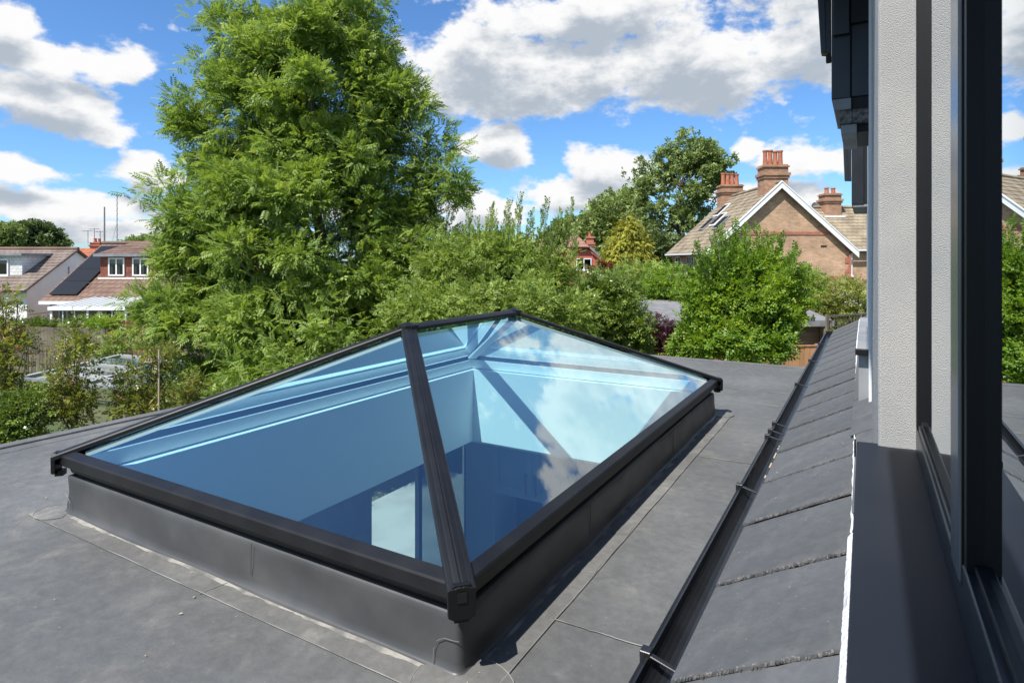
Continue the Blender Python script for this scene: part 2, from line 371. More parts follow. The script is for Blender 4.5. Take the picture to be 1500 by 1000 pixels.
# ------------------------------------------------------------------ mesh helpers
class MB:
    def __init__(s): s.v = []; s.f = []
    def add(s, vs, fs):
        o = len(s.v); s.v += [tuple(map(float, v)) for v in vs]; s.f += [tuple(i + o for i in f) for f in fs]; return s
    def box(s, x0, x1, y0, y1, z0, z1):
        return s.add([(x0, y0, z0), (x1, y0, z0), (x1, y1, z0), (x0, y1, z0), (x0, y0, z1), (x1, y0, z1), (x1, y1, z1), (x0, y1, z1)],
                     [(3, 2, 1, 0), (4, 5, 6, 7), (0, 1, 5, 4), (1, 2, 6, 5), (2, 3, 7, 6), (3, 0, 4, 7)])
    def quad(s, a, b, c, d): return s.add([a, b, c, d], [(0, 1, 2, 3)])
    def slab(s, pts, off):
        """closed solid: polygon pts pushed by vector off"""
        n = len(pts); off = np.array(off, float)
        top = [np.array(p, float) + off for p in pts]
        return s.add([*pts, *top], [tuple(range(n))[::-1], tuple(range(n, 2 * n))] + [(i, (i + 1) % n, n + (i + 1) % n, n + i) for i in range(n)])
    def sweep(s, prof, p0, p1, side, up):
        """profile [(a, b)...] swept from p0 to p1; a along side, b along up"""
        p0, p1, side, up = map(lambda q: np.array(q, float), (p0, p1, side, up)); n = len(prof)
        vs = [p + side * a + up * b for p in (p0, p1) for a, b in prof]
        return s.add(vs, [tuple(range(n))[::-1], tuple(range(n, 2 * n))] + [(i, (i + 1) % n, n + (i + 1) % n, n + i) for i in range(n)])
    def tube(s, pts, r, k=6):
        pts = [np.array(p, float) for p in pts]; rs = r if hasattr(r, '__len__') else [r] * len(pts)
        vs = []; fs = []
        for i, p in enumerate(pts):
            d = pts[min(i + 1, len(pts) - 1)] - pts[max(i - 1, 0)]; d /= (np.linalg.norm(d) + 1e-9)
            a = np.cross(d, (0, 0, 1) if abs(d[2]) < .9 else (1, 0, 0)); a /= np.linalg.norm(a); b = np.cross(d, a)
            vs += [p + (a * math.cos(2 * math.pi * j / k) + b * math.sin(2 * math.pi * j / k)) * rs[i] for j in range(k)]
        for i in range(len(pts) - 1):
            fs += [(i * k + j, i * k + (j + 1) % k, (i + 1) * k + (j + 1) % k, (i + 1) * k + j) for j in range(k)]
        fs += [tuple(range(k))[::-1], tuple((len(pts) - 1) * k + j for j in range(k))]
        return s.add(vs, fs)
    def lathe(s, c, prof, k=12):
        vs = [(c[0] + r * math.cos(2 * math.pi * j / k), c[1] + r * math.sin(2 * math.pi * j / k), c[2] + z) for r, z in prof for j in range(k)]
        fs = [(i * k + j, i * k + (j + 1) % k, (i + 1) * k + (j + 1) % k, (i + 1) * k + j) for i in range(len(prof) - 1) for j in range(k)]
        fs += [tuple(range(k))[::-1], tuple((len(prof) - 1) * k + j for j in range(k))]
        return s.add(vs, fs)
    def build(s, name, m, parent=None, bevel=0.0, smooth=False, loc=None, segs=2):
        me = bpy.data.meshes.new(name); me.from_pydata(s.v, [], s.f)
        bm = bmesh.new(); bm.from_mesh(me); bmesh.ops.recalc_face_normals(bm, faces=bm.faces); bm.to_mesh(me); bm.free()
        if smooth: me.polygons.foreach_set('use_smooth', [True] * len(me.polygons))
        return link(name, me, m, parent, bevel, loc, segs)
def link(name, me, m=None, parent=None, bevel=0.0, loc=None, segs=2):
    o = bpy.data.objects.new(name, me); COL.objects.link(o)
    if m is not None and not me.materials: me.materials.append(MAT[m])
    if parent is not None: o.parent = parent
    if loc is not None: o.location = loc
    if bevel:
        b = o.modifiers.new('bevel', 'BEVEL'); b.width = bevel; b.segments = segs; b.limit_method = 'ANGLE'; b.angle_limit = R(40)
        b.harden_normals = False
    return o
def tag(o, label=None, cat=None, group=None, kind=None):
    if label: o['label'] = label
    if cat: o['category'] = cat
    if group: o['group'] = group
    if kind: o['kind'] = kind
    return o
def thing(name, label, cat, loc=(0, 0, 0), rz=0.0, group=None):
    o = bpy.data.objects.new(name, None); COL.objects.link(o); o.location = tuple(map(float, loc)); o.rotation_euler = (0, 0, rz)
    o.empty_display_size = .2
    return tag(o, label, cat, group)
def np_mesh(name, V, F, tint_=None):
    """V (n,3), F (m,k)"""
    me = bpy.data.meshes.new(name); n, (m_, k) = len(V), F.shape
    me.vertices.add(n); me.vertices.foreach_set('co', np.ascontiguousarray(V, np.float32).ravel())
    me.loops.add(m_ * k); me.loops.foreach_set('vertex_index', F.astype(np.int32).ravel())
    me.polygons.add(m_); me.polygons.foreach_set('loop_start', np.arange(0, m_ * k, k, dtype=np.int32))
    me.polygons.foreach_set('loop_total', np.full(m_, k, np.int32))
    me.update(calc_edges=True)
    if tint_ is not None:
        a = me.attributes.new('tint', 'FLOAT', 'POINT'); a.data.foreach_set('value', tint_.astype(np.float32))
    return me

# ================================================================== SETTING
tag(MB().quad((-900, -900, -3.0), (900, -900, -3.0), (900, 900, -3.0), (-900, 900, -3.0)).build('ground', 'grass'), kind='structure')
tag(MB().box(-6.1, -3.42, 1.0, 8.0, -3.0, -2.9).build('patio', 'patio'), kind='structure')

# flat roof: slab with the opening for the roof lantern
X0, X1, Y0, Y1 = -3.31, 1.3, -3.2, 5.27
a0, a1, b0, b1 = -1.97, -0.03, 0.03, 2.97
fl = MB()
fl.box(X0, a0, Y0, Y1, -0.12, 0); fl.box(a1, X1, Y0, Y1, -0.12, 0)
fl.box(a0, a1, Y0, b0, -0.12, 0); fl.box(a0, a1, b1, Y1, -0.12, 0)
flat = tag(fl.build('flat_roof', 'membrane'), kind='structure')
flat['label'] = 'flat grey membrane roof around the glass roof lantern'
# seams between membrane sheets, lying on the roof as welded strips with a lap
def strip(x0, x1, y0, y1, t=0.003, m='membrane', name='membrane_lap'):
    return MB().box(x0, x1, y0, y1, 0.0, t).build(name, m, flat, bevel=0.001, segs=1)
def bead(pts, z=0.0042, w=0.0028, m='seam'):
    b = MB(); b.tube([(x, y, z) for x, y in pts], w, 5); return b.build('seam_bead', m, flat)
# welded skirt round the upstand (four sheets) with its own seams
strip(-2.10, 0.105, -0.095, 0.03, m='skirt', name='skirt_strip')
strip(0.0, 0.105, 0.0305, 3.10, m='skirt', name='skirt_strip')
strip(-2.10, -0.0005, 2.97, 3.10, m='skirt', name='skirt_strip')
strip(-2.10, -2.0, 0.0305, 2.9695, m='skirt', name='skirt_strip')
def wig(p, q, n=24, a=0.0016):
    return [(p[0] + (q[0] - p[0]) * i / n + random.uniform(-a, a), p[1] + (q[1] - p[1]) * i / n + random.uniform(-a, a)) for i in range(n + 1)]
bead(wig((-2.10, -0.096), (0.1, -0.098)), w=.0016)
bead(wig((0.106, -0.09), (0.106, 3.09)), w=.0016)
for yy in (0.335, 2.05, 3.45):
    bead(wig((0.108, yy), (0.47, yy + .01)), w=.0016)
bead(wig((-3.25, 3.9), (0.46, 3.95), 40), w=.0014)
bead(wig((-3.15, -2.8), (-3.15, 5.15), 40), w=.0014)
bead(wig((-0.92, -0.105), (-0.90, -0.02), 6), w=.0016)
# round corner patches where the membrane is dressed round the upstand
def patch(cx, cy, r, a0_, a1_):
    pts = [(cx + r * math.cos(t), cy + r * math.sin(t) * .85) for t in np.linspace(a0_, a1_, 22)]
    MB().slab([(x, y, .0032) for x, y in pts], (0, 0, .002)).build('corner_patch', 'skirt', flat)
    bead(pts, z=.0055, w=.0014)
patch(0.03, -0.03, 0.135, R(-185), R(95)); patch(-2.02, -0.03, 0.085, R(80), R(350)); patch(0.02, 3.03, 0.10, R(-90), R(180))
for yy in (0.95, 0.62):
    MB().slab([(0.04, yy, .0032), (0.105, yy + .01, .0032), (0.10, yy + .10, .0032), (0.04, yy + .07, .0032)], (0, 0, .0015)).build('small_patch', 'skirt', flat)
# dust washed into the angle at the foot of the upstand
def dustline(p, q, nx, ny, n=120):
    vs = []
    for i in range(n + 1):
        x = p[0] + (q[0] - p[0]) * i / n; y = p[1] + (q[1] - p[1]) * i / n; w = .006 + .008 * abs(math.sin(i * .37) * math.sin(i * .11)) + random.uniform(0, .005)
        vs += [(x + nx * .012, y + ny * .012, .0042), (x + nx * (.018 + w), y + ny * (.018 + w), .0036)]
    MB().add(vs, [(2 * i, 2 * i + 1, 2 * i + 3, 2 * i + 2) for i in range(n)]).build('dust_line', 'dust', flat)
dustline((-2.0, 0), (0.0, 0), 0, -1); dustline((0, 0), (0, 3.0), 1, 0, 160)
# edge trims
MB().box(X0 - .03, X0 + .05, Y0, Y1 + .03, -0.10, 0.012).build('edge_trim', 'membrane', flat, bevel=.006)
MB().box(X0 + .05, 0.40, Y1 - .04, Y1 + .03, -0.10, 0.012).build('edge_trim', 'membrane', flat, bevel=.006)

# extension walls under the flat roof and the room seen through the glass
def wall(name, *b, m='render'):
    return tag(MB().box(*b).build(name, m), kind='structure')
wall('wall_left_front', -3.40, -3.25, -3.1, 3.15, -3.0, -0.125)
wall('wall_left_lintel', -3.40, -3.25, 3.15, 4.9, -0.75, -0.125)
wall('wall_left_back', -3.40, -3.25, 4.9, 5.2, -3.0, -0.125)
wall('wall_back', -3.25, 1.2, 5.05, 5.2, -3.0, -0.125)
wall('wall_front', -3.25, 1.2, -3.1, -2.95, -3.0, -0.125)
wall('wall_right', 1.05, 1.2, -2.95, 5.05, -3.0, -0.125)
wall('interior_floor', -3.25, 1.05, -2.95, 5.05, -2.95, -2.9, m='floorin')
ce = MB()
ce.box(-3.25, -1.97, -2.95, 5.05, -0.47, -0.43); ce.box(-0.03, 1.05, -2.95, 5.05, -0.47, -0.43)
ce.box(-1.97, -0.03, -2.95, 0.03, -0.47, -0.43); ce.box(-1.97, -0.03, 2.97, 5.05, -0.47, -0.43)
tag(ce.build('interior_ceiling', 'plaster'), kind='structure')
sh = MB()
sh.box(-1.97, -1.90, 0.03, 2.97, -0.43, 0.15); sh.box(-0.10, -0.03, 0.03, 2.97, -0.43, 0.15)
sh.box(-1.90, -0.10, 0.03, 0.10, -0.43, 0.15); sh.box(-1.90, -0.10, 2.90, 2.97, -0.43, 0.15)
tag(sh.build('skylight_shaft', 'plaster'), kind='structure')
tag(MB().box(-2.25, 1.0, 3.9, 3.98, -2.9, -0.48).build('interior_wall', 'cab'), kind='structure')

# kitchen cabinets seen through the lantern
kit = thing('kitchen_cabinet', 'tall grey kitchen cabinets with steel bar handles below the roof lantern', 'cabinet', (-2.25, 3.3, -2.9))
def cabbox(x0, x1, z0, z1, y0=3.3, y1=3.88, name='carcass', m='cab'):
    return MB().box(x0 + 2.25, x1 + 2.25, y0 - 3.3, y1 - 3.3, z0 + 2.9, z1 + 2.9).build(name, m, kit, bevel=.002, segs=1)
cabbox(-2.25, -1.95, -2.9, -0.50); cabbox(-1.95, 0.6, -0.98, -0.50); cabbox(-1.95, 0.6, -2.9, -1.95)
cabbox(-1.95, 0.6, -1.95, -1.91, 3.26, 3.88, 'worktop', 'plaster'); cabbox(-1.95, 0.6, -1.9, -0.985, 3.7, 3.88, 'back_panel', 'dark')
def cdoor(x0, x1, z0, z1, hx):
    d = cabbox(x0, x1, z0, z1, 3.278, 3.299, 'door')
    p = MB(); w = .06; q = (2.25, -3.3, 2.9)
    for (u0, u1, v0, v1) in ((x0, x0 + w, z0, z1), (x1 - w, x1, z0, z1), (x0 + w, x1 - w, z0, z0 + w), (x0 + w, x1 - w, z1 - w, z1)):
        p.box(u0 + q[0], u1 + q[0], 3.250 + q[1], 3.278 + q[1], v0 + q[2], v1 + q[2])
    p.build('door_frame', 'cab', d, bevel=.002, segs=1)
    h = MB(); hz = min(z0 + .05, z1 - .3)
    h.tube([(hx + 2.25, 3.215 - 3.3, hz + 2.9), (hx + 2.25, 3.215 - 3.3, hz + 3.08)], .010)
    h.tube([(hx + 2.25, 3.215 - 3.3, hz + 2.92), (hx + 2.25, 3.262 - 3.3, hz + 2.92)], .005); h.tube([(hx + 2.25, 3.215 - 3.3, hz + 3.06), (hx + 2.25, 3.262 - 3.3, hz + 3.06)], .005)
    h.build('handle', 'steel', d)
for i, x in enumerate((-1.94, -1.54, -1.13, -0.73, -0.33)):
    cdoor(x, x + .395, -0.975, -0.505, x + (.35 if i % 2 == 0 else .045))
    cdoor(x, x + .395, -2.85, -1.96, x + (.35 if i % 2 == 0 else .045))
ov = thing('oven', 'built in oven on the worktop below the wall cabinets', 'oven', (-1.85, 3.3, -1.90))
MB().box(0, .55, .02, .38, 0.002, .42).build('case', 'black', ov, bevel=.004)
MB().box(.03, .40, .005, .019, .06, .36).build('door', 'frame', ov, bevel=.004)
MB().box(.43, .53, .01, .019, .25, .34).build('display', 'whitewall', ov)
tb = thing('dining_table', 'pale dining table standing below the roof lantern', 'table', (-2.6, 1.2, -2.9))
MB().box(-.45, .45, -.8, .8, .72, .76).build('tabletop', 'plaster', tb, bevel=.006)
for sx in (-.38, .38):
    for sy in (-.72, .72):
        MB().box(sx - .035, sx + .035, sy - .035, sy + .035, 0, .72).build('leg', 'plaster', tb, bevel=.004)
gd = thing('patio_door', 'glazed patio doors in the extension wall beside the pale paving', 'door', (-3.33, 3.15, -2.9))
for k in (0,):
    y = .78
    f = MB(); f.box(-.03, .03, y + .005, y + .06, 0, 2.14); f.box(-.03, .03, y + .94, y + .995, 0, 2.14); f.box(-.03, .03, y + .06, y + .94, 0, .07); f.box(-.03, .03, y + .06, y + .94, 2.07, 2.14)
    ff = f.build('door_leaf', 'alu', gd, bevel=.003, segs=1); MB().box(-.006, .006, y + .06, y + .94, .07, 2.07).build('pane', 'farglass', ff)

# ================================================================== ROOF LANTERN
L = thing('roof_lantern', 'black framed hipped roof lantern glazed in blue glass on a grey upstand', 'skylight', (-1, 1.5, 0))
def Lp(p): return (p[0] + 1, p[1] - 1.5, p[2])
# upstand: membrane dressed over the kerb, slightly baggy
per = []
def arc(cx, cy, a, r=.014):
    for k in range(5):
        t = a + math.pi / 2 * k / 4; per.append((cx + r * math.cos(t), cy + r * math.sin(t), math.cos(t), math.sin(t)))
def side(p, q, n, nx, ny):
    for k in range(1, n): per.append((p[0] + (q[0] - p[0]) * k / n, p[1] + (q[1] - p[1]) * k / n, nx, ny))
r_ = .014
arc(-2 + r_, 0 + r_, math.pi); side((-2 + r_, 0), (-r_, 0), 60, 0, -1); arc(-r_, r_, -math.pi / 2); side((0, r_), (0, 3 - r_), 90, 1, 0)
arc(-r_, 3 - r_, 0); side((-r_, 3), (-2 + r_, 3), 40, 0, 1); arc(-2 + r_, 3 - r_, math.pi / 2); side((-2, 3 - r_), (-2, r_), 60, -1, 0)
prof = [(.020, .0035), (.012, .005), (.006, .011), (.003, .03), (.002, .055), (0, .08), (.0, .105), (-.001, .13), (-.002, .145), (-.006, .151), (-.02, .154), (-.05, .155)]
V = []
for i, (x, y, nx, ny) in enumerate(per):
    s_ = x * 1.0 + y * 1.3
    for o, z in prof:
        bag = (0.0045 * math.sin(s_ * 5.1 + 1.0) + .003 * math.sin(s_ * 13.7) + .002 * math.sin(s_ * 31 + z * 40)) * math.sin(min(1, z / .15) * math.pi)
        fold = .003 * math.exp(-((s_ - 1.06) / .012) ** 2) + .004 * math.exp(-((s_ + .93) / .01) ** 2) - .003 * math.exp(-((s_ + .80) / .05) ** 2)
        fold *= 1 if z > .01 else 0
        foot = .008 * math.sin(s_ * 7.3) * max(0, 1 - z / .03) * .5
        V.append(Lp((x + nx * (o + bag + fold + foot), y + ny * (o + bag + fold + foot), z)))
k = len(prof); n = len(per)
F = [(i * k + j, ((i + 1) % n) * k + j, ((i + 1) % n) * k + j + 1, i * k + j + 1) for i in range(n) for j in range(k - 1)]
up = MB().add(V, F).build('upstand', 'upstand', L, smooth=True)
# lap seams on the upstand faces (welded cover strips)
for pts in ([(-.80, -.0075, .05), (-.80, -.0075, .10), (-.80, -.006, .15)], [(0.0075, .83, .03), (0.0075, .83, .15)], [(0.0075, 1.95, .03), (.0075, 1.95, .15)]):
    MB().tube([Lp(p) for p in pts], .0012, 5).build('weld_line', 'upstand', L)
cp = [(-.075 + .0 , -.0085, .012), (-.074, -.0085, .05), (-.062, -.009, .075), (-.04, -.009, .088), (-.01, -.009, .09), (.004, -.006, .091)]
MB().tube([Lp(p) for p in cp], .0011, 5).build('weld_line', 'seam', L)
cp = [(-1.945, -.009, .02), (-1.95, -.009, .05), (-1.965, -.009, .07), (-1.995, -.007, .08)]
MB().tube([Lp(p) for p in cp], .0011, 5).build('weld_line', 'seam', L)
# perimeter rails, mitred at the corners
SL = .48
rail = [(-.014, .160), (-.004, .196), (.024, .200), (.027, .205), (.027, .238), (.023, .244), (-.010, .2565), (-.014, .245), (-.045, .205), (-.045, .158)]
corners = [(-2, 0, -1, -1), (0, 0, 1, -1), (0, 3, 1, 1), (-2, 3, -1, 1)]
for i in range(4):
    c, d = corners[i], corners[(i + 1) % 4]; kk = len(rail)
    vs = [Lp((p[0] + p[2] * o, p[1] + p[3] * o, z)) for p in (c, d) for o, z in rail]
    MB().add(vs, [tuple(range(kk))[::-1], tuple(range(kk, 2 * kk))] + [(j, (j + 1) % kk, kk + (j + 1) % kk, kk + j) for j in range(kk)]).build('frame_rail', 'alu', L, bevel=.0012, segs=2)
# inner white kerb lining seen through the panes
kl = MB()
for (x0, x1, y0, y1) in ((-1.954, -1.944, .046, 2.954), (-.056, -.046, .046, 2.954), (-1.944, -.056, .046, .056), (-1.944, -.056, 2.944, 2.954)):
    kl.box(x0 + 1, x1 + 1, y0 - 1.5, y1 - 1.5, .155, .225 if (x1 < -1.9 or y0 > 2.9) else .180)
kl.build('inner_lining', 'plaster', L, bevel=.004)
# glass: four leaning panes, 20 mm thick
ZE = .243
def gz(ins): return ZE + SL * ins
A, B_, C_, D_ = (-2, 0), (0, 0), (0, 3), (-2, 3)
R1, R2 = (-1, 1.0), (-1, 2.0)
def pane(pts, nrm):
    q = [Lp((x, y, z)) for x, y, z in pts]
    MB().slab(q, -np.array(nrm) * .02).build('glass_pane', 'skyglass', L)
e = .004
nz = 1 / math.hypot(1, SL); nh = SL * nz
pane([(-2 + e + .02, .012 + e, gz(e)), (-e - .02, .012 + e, gz(e)), (-1, 1 - .03, gz(.96))], (0, -nh, nz))
pane([(-e, e + .02, gz(e)), (-e, 3 - e - .02, gz(e)), (-.98, 2.0 - .01, gz(.97)), (-.98, 1.0 + .01, gz(.97))], (nh, 0, nz))
pane([(-e - .02, 3 - e, gz(e)), (-2 + e + .02, 3 - e, gz(e)), (-1, 2.03, gz(.96))], (0, nh, nz))
pane([(-2 + e, 3 - e - .02, gz(e)), (-2 + e, e + .02, gz(e)), (-1.02, 1.01, gz(.97)), (-1.02, 1.99, gz(.97))], (-nh, 0, nz))
# hips, ridge: ribbed capping bars
def bar(name, p, q, side_, up_, w=.036, h=.011, taper=0):
    pf = [(-w, -.012), (w, -.012), (w, .003), (w * .86, .008), (w * .62, .009), (w * .55, h * .8), (w * .40, h), (w * .1, h + .002), (0, h - .001), (-w * .1, h + .002), (-w * .40, h), (-w * .55, h * .8), (-w * .62, .009), (-w * .86, .008), (-w, .003)]
    return MB().sweep(pf, Lp(p), Lp(q), side_, up_).build(name, 'alu', L, bevel=.0008, segs=1)
for (cx, cy, rx, ry) in ((-2, 0, -1, 1), (0, 0, -1, 1), (0, 3, -1, 2), (-2, 3, -1, 2)):
    sx, sy = (1 if cx == 0 else -1), (1 if cy == 3 else -1)
    p = np.array((cx + sx * .030, cy + sy * .030, gz(-.030) + .006)); q = np.array((rx, ry, gz(1.0) + .006))
    d = (q - p) / np.linalg.norm(q - p); s_ = np.cross(d, (0, 0, 1)); s_ /= np.linalg.norm(s_); u_ = np.cross(s_, d)
    bar('hip_bar', p, q - d * .02, s_, u_)
    # internal white rafter lining under the hip
    MB().sweep([(-.03, -.045), (.03, -.045), (.03, -.024), (-.03, -.024)], Lp(p + d * .12), Lp(q - d * .05), s_, u_).build('rafter_lining', 'plaster', L)
    # cast corner cap closing the lower end of the hip
    f = np.array((sx, sy, 0)) / math.sqrt(2); s2 = np.cross(f, (0, 0, 1)); base = np.array((cx + sx * .019, cy + sy * .019, 0))
    pts = [(-.034, .172), (-.036, .232), (-.026, .246), (-.020, .252), (.020, .252), (.026, .246), (.036, .232), (.034, .172), (.022, .165), (-.022, .165)]
    cap = MB().slab([Lp(base + s2 * a + np.array((0, 0, b))) for a, b in pts], f * .016).build('corner_cap', 'black', L, bevel=.002)
    MB().box(-.012, .012, -.012, .012, -.012, .012)
    MB().slab([Lp(base + f * .0161 + s2 * a + np.array((0, 0, b))) for a, b in ((-.012, .208), (.012, .208), (.012, .232), (-.012, .232))], f * .0025).build('cap_plate', 'alu', cap)
    MB().slab([Lp(base - f * .022 + s2 * a + np.array((0, 0, b))) for a, b in ((-.018, .155), (.018, .155), (.018, .178), (-.018, .178))], f * .03).build('cap_foot', 'black', cap)
bar('ridge_bar', (-1, .985, gz(1.0) + .004), (-1, 2.015, gz(1.0) + .004), (1, 0, 0), (0, 0, 1), w=.045, h=.015)
for yy, s_ in ((1.0, -1), (2.0, 1)):
    MB().add([Lp((-1 + .050 * math.cos(t) * (1), yy + .050 * math.sin(t), gz(1.0) + zz)) for zz in (-.010, .018) for t in [math.pi * 2 * j / 8 + math.pi / 8 for j in range(8)]] + [Lp((-1, yy, gz(1.0) + .032))],
             [tuple(range(8))[::-1]] + [(j, (j + 1) % 8, 8 + (j + 1) % 8, 8 + j) for j in range(8)] + [(8 + j, 8 + (j + 1) % 8, 16) for j in range(8)]).build('ridge_cap', 'alu', L, bevel=.002)

# ================================================================== OUR HOUSE (right)
H = thing('rendered_house', 'white rendered house with black eaves and dark windows beside the flat roof', 'house', (1.0, 0, -3))
def Hp(p): return (p[0] - 1.0, p[1], p[2] + 3)
def hb(name, m, x0, x1, y0, y1, z0, z1, parent=None, bevel=0.0, segs=2):
    return MB().box(x0 - 1, x1 - 1, y0, y1, z0 + 3, z1 + 3).build(name, m, parent or H, bevel=bevel, segs=segs)
# wall pier with textured render: reveal faces the viewpoint, outer face along the house
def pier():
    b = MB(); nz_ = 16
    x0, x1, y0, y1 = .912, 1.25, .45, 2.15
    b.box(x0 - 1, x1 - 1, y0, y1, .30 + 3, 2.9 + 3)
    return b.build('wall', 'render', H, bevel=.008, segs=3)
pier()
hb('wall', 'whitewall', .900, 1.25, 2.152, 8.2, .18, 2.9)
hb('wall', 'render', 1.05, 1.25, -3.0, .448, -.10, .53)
hb('wall', 'dark', 1.9, 1.95, -3.0, .448, .53, 2.9)  # room behind the panes coloured near black, its shade put into the colour
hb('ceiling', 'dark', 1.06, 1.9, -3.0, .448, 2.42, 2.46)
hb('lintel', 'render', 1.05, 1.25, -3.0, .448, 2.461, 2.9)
hb('soffit', 'upvc', .64, 1.6, .46, 2.2, 2.62, 2.66)
hb('fascia', 'upvc', .615, .639, .46, 2.2, 2.60, 2.80)
hb('unseen_shade_slab', 'upvc', .752, 1.049, -2.6, -.41, 1.88, 1.92, bevel=.003)  # unseen slab added to shade the sill while the reveal stays sunlit
# near eaves return with stepped mouldings (ends over the pier)
def eave(y, y2, dx=0.0, k=1.0):
    g = hb('eaves_box', 'upvc', .738, .823, y, y2, 1.857, 2.62, bevel=.004)
    hb('side_panel', 'upvc', .8235, 1.0, y + .012, y2, 1.862, 2.62, g, bevel=.004)
    hb('upper_step', 'upvc', .745, .818, y - .03, y, 2.17, 2.62, g, bevel=.003)
    hb('upper_recess', 'black', .8235, .96, y - .015, y + .010, 2.22, 2.62, g)
    MB().slab([Hp((.752, y, 1.80)), Hp((.825, y, 1.80)), Hp((.825, y, 1.856)), Hp((.745, y, 1.856))], (0, .5, 0)).build('moulding', 'lead', g, bevel=.003)
    hb('underside', 'black', .826, .96, y + .02, y2, 1.80, 1.86, g)
    hb('tile_slip', 'tileedge', .773, .828, y + .01, y + .5, 1.732, 1.799, g, bevel=.002)
    hb('tile_slip', 'tileedge', .830, .925, y + .01, y + .5, 1.732, 1.799, g, bevel=.002)
    hb('lower_moulding', 'lead', .780, .850, y + .02, y + .5, 1.680, 1.729, g, bevel=.004)
    hb('lower_underside', 'black', .852, .93, y + .05, y + .5, 1.69, 1.731, g)
    return g
eave(2.2, 3.0)
v = MB().slab([Hp(p) for p in ((.690, 2.2, 2.10), (.735, 2.2, 2.09), (.735, 2.2, 2.75), (.655, 2.2, 2.75))], (0, .06, 0)).build('verge_board', 'upvc', H, bevel=.004)
MB().slab([Hp(p) for p in ((.705, 2.195, 2.10), (.712, 2.195, 2.10), (.700, 2.195, 2.75), (.690, 2.195, 2.75))], (0, -.006, 0)).build('verge_lip', 'upvc', v)
hb('verge_clip', 'black', .712, .736, 2.21, 2.25, 2.055, 2.089, v, bevel=.003)
v = MB().slab([Hp(p) for p in ((.722, 5.0, 1.77), (.775, 5.0, 1.765), (.775, 5.0, 2.25), (.705, 5.0, 2.25))], (0, .08, 0)).build('verge_board', 'upvc', H, bevel=.004)
MB().slab([Hp(p) for p in ((.742, 4.995, 1.77), (.750, 4.995, 1.77), (.740, 4.995, 2.25), (.730, 4.995, 2.25))], (0, -.008, 0)).build('verge_lip', 'upvc', v)
g = hb('eaves_box', 'upvc', .778, .874, 5.0, 6.2, 1.55, 2.6, bevel=.004)
hb('side_panel', 'upvc', .8745, .899, 5.02, 6.2, 1.56, 2.6, g)
hb('eaves_trim', 'lead', .79, .90, 5.01, 6.0, 1.528, 1.549, g)

# tiled lean-to roof over the ground floor, each tile a part
TX0, TZ0, TM = .531, .15, .53
def tz(x): return TZ0 + (x - TX0) * TM
troof = MB().slab([Hp((TX0 + .03, -3, tz(TX0 + .03) - .014)), Hp((.93, -3, tz(.93) - .014)), Hp((.93, 7.62, tz(.93) - .014)), Hp((TX0 + .03, 7.62, tz(TX0 + .03) - .014))], (0, 0, -.10)).build('tiled_roof', 'tileedge', H)
troof['label'] = 'lean-to roof of large flat grey tiles'
def tile_mesh():
    w = .436; b = MB(); xs = np.linspace(0, .385, 14); rr = random.Random(3)
    n = len(xs); th = .011
    vs = []; fs = []
    ed = [rr.uniform(-.0025, .0025) for _ in xs]; ed2 = [rr.uniform(-.0025, .0025) for _ in xs]
    for i, x in enumerate(xs):
        lift = .0
        vs += [(x, 0.0 + ed[i], x * TM + .0075), (x, w + ed2[i], x * TM), (x, 0.0 + ed[i], x * TM - .001), (x, w + ed2[i], x * TM - th)]
    for i in range(n - 1):
        a = i * 4; c = a + 4
        fs += [(a, a + 1, c + 1, c), (a + 2, c + 2, c + 3, a + 3), (a, c, c + 2, a + 2), (a + 1, a + 3, c + 3, c + 1)]
    fs += [(0, 2, 3, 1), ((n - 1) * 4, (n - 1) * 4 + 1, (n - 1) * 4 + 3, (n - 1) * 4 + 2)]
    b.add(vs, fs); return b
t0 = tile_mesh().build('roof_tile', 'tile', troof)
t0.location = Hp((TX0, -2.64, TZ0 + .002))
gr = tile_mesh()
for i in range(1, 23):
    o = t0.copy(); COL.objects.link(o); o.parent = troof
    o.location = Hp((TX0 + random.uniform(-.003, .003), -2.64 + i * .444 + random.uniform(-.002, .002), TZ0 + .002 + random.uniform(-.001, .001)))
    o.rotation_euler = (random.uniform(-.003, .003), 0, random.uniform(-.004, .004))
# gritty tile joints (rough broken edge on top of each joint, fading with distance)
for i in range(5, 14):
    y = -2.64 + i * .444 - .003
    b = MB(); rr = random.Random(i)
    m_ = 120 if i < 9 else 40
    for k in range(m_):
        x = .01 + .34 * rr.random(); s = rr.uniform(.0008, .0022); yy = y + rr.gauss(0, .0035); zz = TZ0 + x * TM + .0095
        b.box(TX0 + x - s - 1, TX0 + x + s - 1, yy - s, yy + s, zz + 3 - .004, zz + 3 + s)
    tag(b.build('joint_grit', 'tileedge', troof), kind='stuff')
